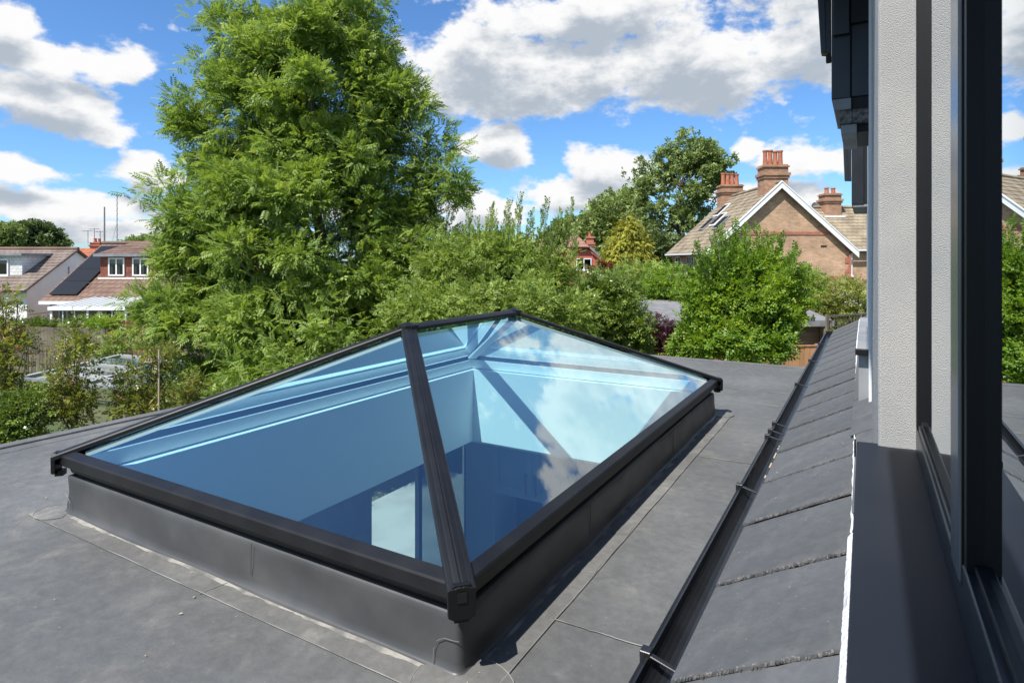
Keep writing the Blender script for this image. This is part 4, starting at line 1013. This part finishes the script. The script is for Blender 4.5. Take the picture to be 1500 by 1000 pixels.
# tiny tiled roof poking out above the shed
T_ = house('summer_house', 'little brown gabled garden roof behind the shed', 5.05, 24.5, cat='summer house')
roofslope(T_, 'roof', 'roofmauve', (-.1, 0, 2.15), (-.1, 2, 2.15), (.75, 2, 2.75), (.75, 0, 2.75), 4)
roofslope(T_, 'roof', 'roofmauve', (1.6, 2, 2.15), (1.6, 0, 2.15), (.75, 0, 2.75), (.75, 2, 2.75), 4)
MB().slab([(0.05, .1, 0), (1.45, .1, 0), (1.45, .1, 2.15), (.75, .1, 2.62), (0.05, .1, 2.15)], (0, 1.8, 0)).build('wall', 'shed', T_)

# --- fences: board by board
def fence(label, p0, p1, ztop, h, m, bw=.12, gap=.006, rail=True, cap=False, post=1.83):
    p0 = np.array(p0[:2]); p1 = np.array(p1[:2]); d = p1 - p0; Ln_ = np.linalg.norm(d); ang = math.atan2(d[1], d[0])
    F_ = thing('garden_fence', label, 'fence', (p0[0], p0[1], ztop - h), ang)
    me = None; n_ = int(Ln_ / bw)
    for k in range(n_):
        if me is None:
            o = MB().box(0, bw - gap, -.009, .009, 0, h).build('fence_board', m, F_, bevel=0); me = o
        else:
            o = me.copy(); COL.objects.link(o); o.parent = F_
        o.location = (k * bw, random.uniform(-.005, .005), random.uniform(-.012, .004)); o.rotation_euler = (0, random.uniform(-.004, .004), random.uniform(-.02, .02))
    for z in (.3, h * .55, h - .25): MB().box(0, Ln_, .012, .06, z, z + .07).build('fence_rail', m, F_)
    for x in np.arange(0, Ln_ + .1, post): MB().box(x - .05, x + .05, .02, .12, -.0, h + .05).build('fence_post', m, F_)
    if cap: MB().box(0, Ln_, -.03, .04, h + .002, h + .035).build('fence_cap', m, F_)
    return F_
def lattice(label, p0, p1, ztop, h, m, sp_=.16):
    p0 = np.array(p0[:2]); p1 = np.array(p1[:2]); d = p1 - p0; Ln_ = np.linalg.norm(d); ang = math.atan2(d[1], d[0])
    F_ = thing('trellis_fence', label, 'trellis', (p0[0], p0[1], ztop - h), ang)
    n_ = int(Ln_ / sp_)
    for k in range(n_ + 1): MB().box(k * sp_ - .012, k * sp_ + .012, -.012, .0, 0, h).build('trellis_slat', m, F_)
    for z in np.arange(.02, h, sp_ * 1.15): MB().box(0, Ln_, .001, .014, z, z + .022).build('trellis_slat', m, F_)
    MB().box(0, Ln_, -.025, .03, h, h + .05).build('fence_cap', m, F_)
    for x in np.arange(0, Ln_ + .1, 1.8): MB().box(x - .04, x + .04, .016, .09, -(ztop + 3 - h) if ztop - h > -3 else 0, h + .08).build('fence_post', m, F_)
    return F_
fence('weathered picket fence just beyond the left edge of the flat roof', fr(-7.2, 7.9), fr(-4.2, 7.4), -1.12, 1.7, 'fence', .10, .012)
fence('short grey fence length beyond the cane supported shrub', fr(-4.1, 7.35), fr(-2.6, 7.2), -1.25, 1.7, 'fence', .10, .012)
fence('grey close board fence below the clipped hedge', fr(-19.5, 22.5), fr(-13.6, 21.3), -1.35, 1.65, 'fence', .14)
fence('dark red brown board fence in front of the lean-to conservatory', fr(-13.7, 20.6), fr(-11.2, 19.6), -.95, 1.9, 'fencebrown', .14)
fence('grey board fence under the right side of the ash tree', fr(-8.7, 15.8), fr(-5.6, 14.6), -1.25, 1.75, 'fence', .13)
lattice('long low trellis fence behind the greenhouse roof', fr(-13.8, 17.2), fr(-8.6, 15.2), -1.35, .75, 'fence')
fence('orange brown fence at the far end of the flat roof', fr(2.4, 14.8), fr(8.4, 15.6), -1.14, 1.8, 'fenceor', .15, cap=True)
fence('brown fence beside the tiled lean-to', fr(6.6, 13.2), fr(9.6, 16.6), -1.55, 1.4, 'fenceor', .15)
lattice('grey trellis topped fence right of the shed', fr(9.9, 19.0), fr(12.2, 20.2), -.72, .5, 'fence', .14)
fence('grey board fence below the trellis right of the shed', fr(9.9, 19.05), fr(12.2, 20.25), -1.23, 1.7, 'fence', .14)

# --- greenhouse roof
c1, c2, c3 = onz(28, 556, -1.0), onz(176, 522, -1.0), onz(262, 556, -1.18)
ux = c2 - c1; uy = c3 - c2; uy[2] = 0; lx = np.linalg.norm(ux); ux /= lx; uy -= ux * (uy @ ux); ly = np.linalg.norm(uy); uy /= ly
G_ = thing('greenhouse', 'low greenhouse with sloping glass roof panes behind the photinia shrubs', 'greenhouse', (c1[0], c1[1], -3), math.atan2(ux[1], ux[0]))
sg = 1 if np.cross(ux, uy)[2] > 0 else -1
def gp(a, b, z=0): return (a, sg * b, 2.0 - .09 * b + z)
nxp = 5
for i in range(nxp):
    xa, xb = lx * i / nxp + .03, lx * (i + 1) / nxp - .03
    z_ = .06 if i in (3,) else 0
    for j in range(2):
        ya, yb = ly * j / 2 + .03, ly * (j + 1) / 2 - .03
        MB().slab([gp(xa, ya, z_), gp(xb, ya, z_), gp(xb, yb, z_), gp(xa, yb, z_)], (0, 0, .01)).build('roof_pane', 'coldglass', G_)
for i in range(nxp + 1):
    x = lx * i / nxp; MB().slab([gp(x - .028, 0), gp(x + .028, 0), gp(x + .028, ly), gp(x - .028, ly)], (0, 0, .05)).build('glazing_bar', 'polyroof' if i % 2 else 'lead', G_)
for y in (0, ly / 2, ly): MB().slab([gp(0, y - .03), gp(lx, y - .03), gp(lx, y + .03), gp(0, y + .03)], (0, 0, .045)).build('glazing_bar', 'polyroof', G_)
for x in (0, lx / 2, lx):
    for y in (0, ly): MB().box(x - .04, x + .04, sg * y - .04, sg * y + .04, 0, 2.0 - .09 * y).build('post', 'fence', G_)
for z in (.6, 1.2): 
    MB().box(0, lx, sg * ly - .02, sg * ly + .02, z, z + .05).build('side_rail', 'fence', G_)
wp = thing('wheelie_bin', 'dark grey covered bin at the end of the brown fence', 'bin', fr(-10.9, 19.3, -3), YAW)
MB().add([(-.3, -.3, 0), (.3, -.3, 0), (.3, .3, 0), (-.3, .3, 0), (-.38, -.38, 1.75), (.38, -.38, 1.75), (.38, .38, 1.75), (-.38, .38, 1.75)], [(3, 2, 1, 0), (4, 5, 6, 7), (0, 1, 5, 4), (1, 2, 6, 5), (2, 3, 7, 6), (3, 0, 4, 7)]).build('body', 'lead', wp, bevel=.03)
MB().box(-.42, .42, -.44, .42, 1.752, 1.83).build('lid', 'frame', wp, bevel=.03)

# ================================================================== TREES AND SHRUBS
def leaf_template(kind):
    """returns verts (n,3) quads (m,4): x along, z up"""
    vs, fs = [], []
    def blade(o, d, ln, wd, fold=.25, droop=0.0):
        d = np.array(d, float); d /= np.linalg.norm(d); s = np.cross((0, 0, 1), d); s /= (np.linalg.norm(s) + 1e-9); n_ = np.cross(d, s)
        o = np.array(o, float); b = len(vs)
        m_ = o + d * ln * .48 - n_ * wd * fold * .5
        vs.extend([o, m_ + s * wd * .5 + n_ * wd * fold, o + d * ln + np.array((0, 0, -droop)), m_ - s * wd * .5 + n_ * wd * fold]); fs.append((b, b + 1, b + 2, b + 3))
    if kind == 'pinnate':
        for i in range(5):
            x = .25 + i * .16
            for s in (-1, 1): blade((x, 0, -.12 * x * x), (.55, s * 1.0, random.uniform(-.3, .15)), .36, .135, .2, .05)
        blade((1.0, 0, -.13), (1, 0, -.35), .38, .14, .2, .05)
    elif kind == 'sprig':
        for i, (x, a) in enumerate(((.1, 1.1), (.25, -1.0), (.45, .9), (.6, -.85), (.8, .6), (.85, -.5), (.95, 0))):
            blade((x, 0, 0), (math.cos(a), math.sin(a), random.uniform(-.1, .5)), .42, .24, .3, .04)
    elif kind == 'broad':
        for i, (x, a) in enumerate(((.05, 1.3), (.2, -1.2), (.4, 1.0), (.55, -.9), (.8, .1))):
            blade((x, 0, 0), (math.cos(a), math.sin(a), random.uniform(-.2, .5)), .50, .34, .25, .06)
    elif kind == 'clump':
        for i in range(7):
            a = i * 2.4; blade((random.uniform(-.3, .3), random.uniform(-.3, .3), random.uniform(-.3, .3)), (math.cos(a), math.sin(a), random.uniform(-.7, .7)), .7, .48, .3, .05)
    elif kind == 'plume':
        for i in range(6):
            a = random.uniform(-.5, .5); blade((i * .15, random.uniform(-.1, .1), random.uniform(-.05, .05)), (1, a, -.5), .5, .13, .2, .15)
    return np.array(vs, float), np.array(fs, int)
TPL = {k: leaf_template(k) for k in ('pinnate', 'sprig', 'broad', 'clump', 'plume')}
def place(kind, P, D, Sz, roll=None, upv=None):
    """copies of a leaf template at P, axis D"""
    T, Fq = TPL[kind]; m_ = len(P)
    D = D / np.linalg.norm(D, axis=1, keepdims=True)
    upr = np.tile([0, 0, 1.0], (m_, 1)) if upv is None else upv
    upr = upr + rng.normal(0, .6, (m_, 3))
    Y = np.cross(upr, D); Y /= (np.linalg.norm(Y, axis=1, keepdims=True) + 1e-9); Z = np.cross(D, Y)
    V_ = P[:, None, :] + Sz[:, None, None] * (T[None, :, 0:1] * D[:, None, :] + T[None, :, 1:2] * Y[:, None, :] + T[None, :, 2:3] * Z[:, None, :])
    n_ = len(T); F_ = (Fq[None] + (np.arange(m_) * n_)[:, None, None]).reshape(-1, 4)
    return V_.reshape(-1, 3), F_
def sample_lobes(lobes, n_, bias=.55):
    """lobes: (centre, (ru, rw, rz)); points biased to the shell; returns P, outward, lobe radius share"""
    vol = np.array([l[1][0] * l[1][1] * l[1][2] for l in lobes]) ** .75
    idx = rng.choice(len(lobes), n_, p=vol / vol.sum())
    d = rng.normal(0, 1, (n_, 3)); d /= np.linalg.norm(d, axis=1, keepdims=True)
    r = rng.random(n_) ** (1 / 3 * (1 - bias) + .08)
    cen = np.array([l[0] for l in lobes])[idx]; rad = np.array([l[1] for l in lobes])[idx]
    q = d * r[:, None] * rad
    P = cen + RT * q[:, 0:1] + FW * q[:, 1:2] + UP * q[:, 2:3]
    O_n = RT * d[:, 0:1] + FW * d[:, 1:2] + UP * d[:, 2:3]
    # drop points deep inside another lobe
    keep = np.ones(n_, bool)
    for c, rr_ in lobes:
        v_ = P - np.array(c); e_ = np.stack([v_ @ RT / rr_[0], v_ @ FW / rr_[1], v_[:, 2] / rr_[2]], 1)
        keep &= ~((np.linalg.norm(e_, axis=1) < .55) & (rng.random(n_) < .75))
    return P[keep], O_n[keep]
def fields(P, s, seed):
    r_ = np.random.default_rng(seed); f_ = np.zeros(len(P))
    for k in range(7):
        a = r_.normal(0, 1, 3) * s * (1 + k * .35); f_ += np.sin(P @ a + r_.uniform(0, 6)) / (1 + k * .25)
    return f_ / 3.0
def lobepx(L_, d):
    out = []
    for t in L_:
        x, y, rx, ry = t[:4]; dd = d + (t[4] if len(t) > 4 else 0); k = dd / FPX; dep_ = (t[5] if len(t) > 5 else .8)
        out.append((at(x, y, dd), (rx * k, rx * k * dep_, ry * k)))
    return out
def tree(name, label, cat, base, height_top, lobes, n_cl, per, kind, size, leafm, barkm='bark', trunk_r=.12, limbs=26, spread=.30, gap=-.35, gs=1.2, droop=.25, seed=1, shoots=None, group=None, hold=.35, twigs=120, stemcolor=None, clump=None):
    """a trunk with limbs reaching to leaf clusters; leaves are small blades around each cluster"""
    global rng
    rng = np.random.default_rng(seed); rnd = random.Random(seed)
    base = np.array(base, float)
    T_ = thing(name, label, cat, base, 0, group)
    P, O_n = sample_lobes(lobes, n_cl)
    if clump:
        nc, cr_ = clump
        cc, co_ = sample_lobes(lobes, nc * 2, .7); cc, co_ = cc[:nc], co_[:nc]
        ii = rng.integers(0, len(cc), int(n_cl * .85)); g_ = rng.normal(0, 1, (len(ii), 3)); g_ /= np.linalg.norm(g_, axis=1, keepdims=True); g_ *= rng.random((len(ii), 1)) ** .4
        P = np.vstack([P[:int(n_cl * .25)], cc[ii] + g_ * cr_ * rng.uniform(.6, 1.3, (len(cc), 1))[ii] * np.array([1, 1, .62])]); O_n = np.vstack([O_n[:int(n_cl * .25)], g_ + co_[ii] * .4])
    f_ = fields(P, gs, seed); k_ = f_ > gap; P, O_n = P[k_], O_n[k_]
    k_ = P[:, 2] > base[2] + .15; P, O_n = P[k_], O_n[k_]; pr_ = rng.permutation(len(P)); P, O_n = P[pr_], O_n[pr_]
    ctr = np.mean([l[0] for l in lobes], axis=0)
    # wood
    b = MB(); zt = height_top
    tp = [base + (np.array([ctr[0], ctr[1], 0]) - [base[0], base[1], 0]) * (t ** 1.5) * .9 + np.array([rnd.uniform(-.07, .07) * t * zt * .3, rnd.uniform(-.07, .07) * t * zt * .3, zt * t]) for t in np.linspace(0, 1, 9)]
    tr_ = [trunk_r * (1 - .85 * t) * (1.25 if t == 0 else 1) for t in np.linspace(0, 1, 9)]
    b.tube(tp, tr_, 9)
    nodes = [(q, r__) for q, r__ in zip(tp, tr_)]
    sel = rng.permutation(len(P))[:limbs]
    ln = []
    for i in sel:
        e_ = P[i]; h = hold + (1 - hold) * rnd.random() * .75
        zz = min(max(base[2] + zt * .12, e_[2] - abs(rnd.gauss(.9, .3)) * np.linalg.norm((e_ - tp[-1])[:2]) * .7 - .2), base[2] + zt * .93)
        tt = (zz - base[2]) / zt; j = min(7, int(tt * 8)); fr_ = tt * 8 - j; s_ = tp[j] + (tp[j + 1] - tp[j]) * fr_; r0_ = (tr_[j] + (tr_[j + 1] - tr_[j]) * fr_) * .55
        mid = s_ + (e_ - s_) * .5 + np.array([rnd.uniform(-.1, .1), rnd.uniform(-.1, .1), -.06 * np.linalg.norm(e_ - s_) + rnd.uniform(-.05, .1)]) * (1 if zt > 3 else .4)
        pts = []
        for t in np.linspace(0, 1, 7):
            pts.append((1 - t) ** 2 * s_ + 2 * t * (1 - t) * mid + t * t * e_ + (np.array([rnd.gauss(0, .012), rnd.gauss(0, .012), rnd.gauss(0, .012)]) * zt * .25 if 0 < t < 1 else 0))
        rs = [max(.006, r0_ * (1 - .85 * t)) for t in np.linspace(0, 1, 7)]
        b.tube(pts, rs, 6); ln += list(zip(pts[2:], rs[2:]))
    if ln and twigs:
        LP = np.array([q for q, _ in ln])
        for i in rng.permutation(len(P))[:twigs]:
            d_ = np.linalg.norm(LP - P[i], axis=1); j = int(np.argmin(d_)); s_ = LP[j]
            m2 = (s_ + P[i]) / 2 + np.array([rnd.gauss(0, .04), rnd.gauss(0, .04), rnd.gauss(0, .04)]) * zt * .2
            b.tube([s_, m2, P[i]], [max(.005, ln[j][1] * .6), max(.004, ln[j][1] * .4), .003 * max(1, zt / 5)], 4)
    # leaves
    n_ = len(P); Pc = np.repeat(P, per, axis=0); Oc = np.repeat(O_n, per, axis=0); m_ = len(Pc)
    off = rng.normal(0, 1, (m_, 3)); off /= np.linalg.norm(off, axis=1, keepdims=True); off *= (rng.random((m_, 1)) ** .5) * spread
    off[:, 2] *= .85
    D = Oc * .35 + off / spread * 1.1 + rng.normal(0, .4, (m_, 3)); D[:, 2] += .2 - droop
    Pl = Pc + off; Sz = size * rng.uniform(.7, 1.25, m_)
    if shoots:
        SP, SD = [], []
        for (bx_, by_, tx_, ty_, dd) in shoots:
            s_, e_ = at(bx_, by_, dd), at(tx_, ty_, dd + rnd.uniform(-.3, .3)); ln_ = np.linalg.norm(e_ - s_)
            if ln:
                LQ = np.array([q for q, _ in ln]); q_ = LQ[int(np.argmin(np.linalg.norm(LQ - s_, axis=1)))]; b.tube([q_, (q_ + s_) / 2, s_], [.016, .015, .014], 5)
            b.tube([s_, (s_ + e_) / 2 + np.array([rnd.gauss(0, .03), rnd.gauss(0, .03), 0]), e_], [.014, .009, .003], 5)
            k = int(ln_ / (size * .28)) 
            for t in np.linspace(0.0, 1.0, max(6, k)):
                for q in range(4 if t < .8 else 2):
                    a = rnd.uniform(0, 6.28); SP.append(s_ + (e_ - s_) * t + np.array([math.cos(a), math.sin(a), 0]) * .05 * (1 - t * .6)); SD.append((math.cos(a) * .8, math.sin(a) * .8, 1.0 + t))
        Pl = np.vstack([Pl, np.array(SP)]); D = np.vstack([D, np.array(SD)]); Sz = np.concatenate([Sz, size * rng.uniform(.55, .95, len(SP))])
    b.add([], [])
    wood = MB(); wood.v = [tuple(np.array(q) - base) for q in b.v]; wood.f = b.f
    wood.build('trunk', barkm, T_, smooth=True)
    V_, F_ = place(kind, Pl, D, Sz)
    nt_ = len(TPL[kind][0])
    tn = np.clip(.5 + .30 * fields(Pl, gs * 1.7, seed + 5) + rng.normal(0, .20, len(Pl)), 0, 1)
    tn = np.repeat(tn, nt_) + rng.normal(0, .03, len(V_))
    me = np_mesh('crown', V_ - base, F_, np.clip(tn, 0, 1))
    o = link('crown', me, leafm, T_)
    return T_

# the big ash tree
ash = lobepx([(455, 360, 160, 195, 0, .9), (470, 150, 120, 130), (352, 75, 48, 75), (500, 50, 85, 70), (305, 300, 72, 85, -.3), (290, 395, 55, 50, -.6), (325, 480, 95, 80, -.8),
              (470, 500, 150, 95, -1.2), (578, 240, 64, 112), (600, 385, 60, 82), (635, 262, 45, 24), (560, 120, 55, 60), (350, 190, 80, 90), (390, 560, 110, 60, -1.4), (248, 452, 42, 28, -.8), (655, 345, 26, 20, .4)], 12.6)
tree('ash_tree', 'tall bright green ash tree rising in front of the left houses', 'tree', at(478, 381, 12.8) * [1, 1, 0] + [0, 0, -3], 8.6, ash, 6200, 10, 'pinnate', .20, 'ash', 'bark', .20, 46, .20, -.9, 1.7, .12, 11, clump=(320, .48), hold=.2, twigs=420,
     shoots=[(345, 90, 352, 2, 12.6), (362, 110, 378, 30, 12.6), (330, 120, 318, 60, 12.6), (470, 30, 478, -12, 12.6), (585, 150, 607, 120, 12.6), (540, 60, 560, 30, 12.6), (600, 260, 668, 266, 12.6), (300, 200, 270, 175, 12.6)])
# mid tree with upright shoots
ml = lobepx([(740, 402, 84, 54, 0), (725, 376, 56, 26), (655, 392, 46, 36, -.3), (690, 400, 60, 60, -.4), (765, 420, 46, 52), (655, 430, 60, 55, -.5), (740, 455, 130, 45, -1.0), (640, 470, 60, 40, -.8)], 11.3)
shp = [(640 + i * 13 + random.uniform(-6, 6), 395 + random.uniform(-15, 15), 652 + i * 13 + random.uniform(-10, 16), t, 11.3 + random.uniform(-.6, .6)) for i, t in enumerate((365, 338, 345, 308, 322, 304, 316, 296, 322, 290, 312, 296, 325, 312, 296, 335))]
tree('fruit_tree', 'mid green fruit tree with many upright shoots left of the salmon house', 'tree', at(735, 381, 11.4) * [1, 1, 0] + [0, 0, -3], 3.5, ml, 2500, 8, 'sprig', .12, 'plum', 'bark', .11, 30, .16, -.7, 1.6, .2, 21, shoots=shp * 1, clump=(150, .34))
tree('dark_shrub', 'dense dark shrub in the shade right of the ash trunk', 'shrub', at(615, 381, 14.4) * [1, 1, 0] + [0, 0, -3], 2.6, lobepx([(600, 440, 60, 55), (650, 470, 50, 40), (560, 470, 60, 50)], 14.4), 700, 7, 'broad', .15, 'fardark', 'barkdark', .07, 12, .24, -.6, 1.6, .2, 23, twigs=40)
tree('laurel_bush', 'dark glossy rounded laurel bush behind the far corner of the lantern', 'shrub', at(880, 381, 12.6) * [1, 1, 0] + [0, 0, -3], 2.2, lobepx([(882, 458, 44, 40), (905, 490, 40, 38), (850, 482, 40, 44), (880, 436, 26, 18)], 12.4), 1200, 8, 'broad', .12, 'laurel', 'barkdark', .06, 14, .20, -.6, 1.9, .2, 24, twigs=60, clump=(80, .26))
tree('yellow_shrub', 'small yellow leaved shrub in front of the fruit tree', 'shrub', at(820, 381, 10.5) * [1, 1, 0] + [0, 0, -3], 1.9, lobepx([(820, 462, 14, 14), (818, 478, 10, 10)], 10.4), 60, 6, 'broad', .10, 'yellow', 'barkdark', .03, 6, .12, -.9, 1.9, .2, 25, twigs=10)
gl = lobepx([(1095, 445, 70, 52), (1045, 470, 40, 44, -.2), (1132, 440, 34, 32), (1092, 405, 48, 36), (1075, 498, 66, 30, -.4), (1128, 412, 26, 28), (1105, 490, 36, 36, -.2), (1035, 425, 26, 30), (1015, 505, 22, 20), (1148, 425, 16, 14)], 12.0)
shp = [(1020 + i * 6 + random.uniform(-5, 5), 435 + random.uniform(-20, 15), 988 + i * 8.4 + random.uniform(-6, 6), t + random.uniform(-8, 8), 12.0 + random.uniform(-.7, .7)) for i, t in enumerate((440, 415, 400, 378, 360, 372, 350, 338, 352, 328, 345, 322, 340, 352, 330, 348, 338, 362, 372, 350, 385, 365, 392, 405))]
shp += [(1120, 440, 1188, 395, 12.0), (1130, 450, 1204, 428, 12.1), (1120, 430, 1170, 372, 11.8), (1130, 460, 1200, 448, 11.9), (1110, 420, 1150, 350, 12.1), (1040, 450, 992, 430, 11.9), (1140, 470, 1190, 470, 12.0), (1100, 420, 1136, 345, 12.3)]
tree('hibiscus_shrub', 'large vivid green shrub with spiky upright shoots in front of the brick house', 'shrub', at(1095, 381, 12.0) * [1, 1, 0] + [0, 0, -3], 3.0, gl, 2000, 8, 'broad', .14, 'bright', 'bark', .08, 30, .17, -.6, 1.9, .2, 26, shoots=shp, twigs=120, clump=(170, .30))
tree('purple_shrub', 'dark purple leaved shrub between the laurel and the green shrub', 'shrub', at(965, 381, 13.4) * [1, 1, 0] + [0, 0, -3], 1.7, lobepx([(963, 490, 24, 26), (975, 505, 22, 16), (950, 500, 18, 20)], 13.2), 240, 7, 'broad', .09, 'purple', 'barkdark', .03, 12, .16, -.5, 2.2, .2, 27, twigs=30)
# golden conifer
cl_ = lobepx([(920, 395, 38, 26), (920, 368, 28, 22), (921, 345, 17, 18), (922, 330, 7, 9), (912, 408, 36, 16), (942, 400, 20, 18)], 34)
tree('golden_conifer', 'golden yellow drooping conifer beside the salmon house', 'tree', at(925, 381, 34) * [1, 1, 0] + [0, 0, -3], 6.2, cl_, 1500, 9, 'plume', .40, 'golden', 'barkdark', .18, 16, .36, -.6, .9, .9, 28, twigs=40)
# garden greenery around the shed
for i, (x, y, rx, ry, d, m_, lab) in enumerate(((940, 412, 46, 26, 24, 'plum', 'rounded green bush below the golden conifer'), (985, 420, 44, 28, 23, 'bright', 'green bush above the left end of the shed roof'),
        (880, 430, 60, 34, 20, 'laurel', 'dark bush behind the laurel, left of the shed'), (1180, 412, 26, 16, 26, 'plum', 'small green bush at the foot of the brick gable'),
        (1232, 442, 36, 32, 22.5, 'privet', 'pale golden green bush at the right end of the shed'))):
    tree('garden_bush', lab, 'bush', at(x, 381, d) * [1, 1, 0] + [0, 0, -3], max(.8, 4.05 - (y - 381) * d / FPX), lobepx([(x, y, rx, ry), (x - rx * .5, y + ry * .4, rx * .6, ry * .8), (x + rx * .5, y + ry * .5, rx * .6, ry * .8), (x, y + ry, rx * .9, ry)], d), 620, 6, 'broad', .17, m_, 'barkdark', .05, 10, .32, -.7, 1.3, .2, 40 + i, twigs=20)
tree('red_leaved_shrub', 'small reddish shrub at the foot of the salmon house', 'shrub', at(882, 381, 33) * [1, 1, 0] + [0, 0, -3], 3.6, lobepx([(882, 394, 18, 10)], 33), 90, 6, 'clump', .22, 'redleaf', 'barkdark', .05, 6, .3, -.9, 1.3, .2, 48, twigs=8)
# far trees
def far(lab, L_, d, m_, n_, base, seed, limbs=22, trunk=.28, top=.8, sz=.36, gap=-.35, name='broadleaf_tree', per=7, spread=.7, hold=.3, clump=None):
    ps = lobepx(L_, d); zt = max(l[0][2] for l in ps) + 3
    return tree(name, lab, 'tree', at(base, 381, d) * [1, 1, 0] + [0, 0, -3], zt * top, ps, n_, per, 'clump', sz, m_, 'barkdark', trunk, limbs, spread, gap, .55, .15, seed, twigs=90, hold=hold, clump=clump)
far('tall airy tree with visible dark limbs left of the brick chimneys', [(1000, 262, 62, 52), (960, 300, 48, 48), (1040, 290, 36, 50), (1010, 225, 42, 26), (985, 340, 60, 40), (1055, 245, 26, 26), (940, 262, 34, 34), (930, 300, 30, 26)], 46, 'fargreen', 1250, 1000, 51, 44, .45, .85, .26, -.2, spread=.45, clump=(62, .95))
far('green tree with rounded head left of the airy tree', [(900, 320, 40, 34), (880, 345, 44, 34), (925, 300, 26, 20), (905, 370, 50, 30)], 52, 'fargreen', 900, 900, 52, sz=.36)
far('low dark green tree behind the salmon house', [(845, 345, 40, 26), (820, 362, 34, 22), (870, 372, 40, 30), (800, 372, 30, 22)], 60, 'fardark', 800, 850, 53, sz=.42)
far('dark tree standing right behind the golden conifer', [(965, 380, 34, 40), (950, 420, 36, 30), (985, 385, 24, 30)], 42, 'fardark', 600, 965, 54, sz=.34)
far('dark tree crown on the left skyline', [(50, 350, 36, 22), (70, 352, 22, 18), (40, 340, 26, 14)], 66, 'fardark', 700, 50, 55, sz=.42)
far('lighter tree crown at the left frame edge on the skyline', [(5, 350, 26, 22), (-25, 345, 30, 26)], 62, 'fargreen', 500, 2, 56, sz=.42)
far('small pale tree at the right of the left skyline trees', [(86, 360, 11, 10)], 70, 'fargreen', 120, 86, 57, sz=.40, limbs=6)
far('distant tree above the bungalow ridge', [(205, 357, 24, 9), (235, 360, 20, 10)], 80, 'fargreen', 260, 210, 58, sz=.44, limbs=8)
far('tree line crown between the ash and the fruit tree', [(660, 388, 40, 22), (690, 390, 40, 20), (610, 388, 40, 22)], 58, 'fargreen', 600, 650, 59, sz=.42)
far('distant crown behind the fruit tree', [(760, 388, 44, 18), (720, 388, 40, 18)], 62, 'fargreen', 500, 750, 60, sz=.42)
# left shrubs
ph_lab = ('tall coppery photinia at the left frame edge', 'slim coppery photinia shrub left of the greenhouse panes', 'bushy coppery photinia tied to a pale cane', 'small coppery photinia close to the lantern edge')
for i, (L_, d, n_, bx_) in enumerate(([[(12, 452, 14, 30), (18, 520, 24, 34), (8, 580, 34, 36), (-20, 520, 30, 60), (34, 500, 10, 12)], 7.4, 360, 18],
        [[(108, 476, 12, 18), (110, 508, 18, 12), (104, 550, 30, 12), (100, 585, 32, 18), (76, 522, 9, 7), (136, 518, 10, 9), (110, 610, 20, 14)], 6.9, 220, 104],
        [[(232, 520, 22, 16), (205, 552, 26, 12), (205, 592, 36, 18), (245, 556, 14, 18), (180, 500, 9, 7), (180, 570, 16, 8)], 7.2, 230, 228],
        [[(268, 592, 18, 14), (282, 566, 14, 18)], 7.8, 80, 272])):
    tree('photinia_shrub', ph_lab[i], 'shrub', at(bx_, 381, d) * [1, 1, 0] + [0, 0, -3], 2.6 if i < 3 else 2.0, lobepx(L_, d), n_, 5, 'sprig', .085, 'photinia', 'barkdark', .022, 14, .10, -.3, 3.2, .05, 70 + i, twigs=60, group='photinia shrubs along the left fence')
tree('dark_shrub', 'low dark shrub at the left edge above the flat roof', 'shrub', at(30, 381, 6.6) * [1, 1, 0] + [0, 0, -3], 1.5, lobepx([(30, 615, 36, 34), (8, 640, 30, 26)], 6.6), 260, 6, 'broad', .075, 'laurel', 'barkdark', .03, 10, .11, -.7, 3, .2, 80, twigs=20)
tree('clipped_hedge', 'clipped green hedge on top of the grey fence', 'hedge', at(55, 381, 22.9) * [1, 1, 0] + [0, 0, -3], 1.5, lobepx([(50, 482, 24, 12), (20, 484, 24, 12), (75, 480, 16, 10), (130, 474, 30, 7)], 22.7), 420, 7, 'broad', .13, 'laurel', 'barkdark', .05, 8, .2, -.9, 1, .2, 81, twigs=10)
tree('garden_bush', 'light green bush over the brown fence below the lean-to', 'bush', at(150, 381, 20.3) * [1, 1, 0] + [0, 0, -3], 1.9, lobepx([(150, 472, 24, 5), (168, 470, 14, 4)], 20.4), 90, 7, 'broad', .12, 'bright', 'barkdark', .04, 6, .18, -.9, 1, .2, 82, twigs=8)
tree('garden_bush', 'leafy green bush between trellis and greenhouse', 'bush', at(140, 381, 13.5) * [1, 1, 0] + [0, 0, -3], 1.3, lobepx([(140, 520, 26, 16), (175, 500, 20, 16), (60, 570, 40, 14)], 13.5), 200, 7, 'broad', .12, 'plum', 'barkdark', .04, 6, .18, -.6, 1.6, .2, 83, twigs=8)
tree('garden_bush', 'green bush at the foot of the ash tree beside the lantern edge', 'bush', at(330, 381, 8.8) * [1, 1, 0] + [0, 0, -3], 1.6, lobepx([(320, 605, 30, 20), (370, 590, 50, 22)], 8.8), 200, 7, 'sprig', .10, 'plum', 'barkdark', .04, 10, .16, -.6, 2, .2, 84, twigs=20)
cn = thing('garden_cane', 'pale bamboo cane standing in the right photinia', 'cane', at(232, 381, 7.0) * [1, 1, 0] + [0, 0, -3])
MB().tube([(0, 0, 0), (.01, 0, 1.5), (0, .01, 3.02)], [.011, .010, .008], 7).build('stick', 'cane', cn)
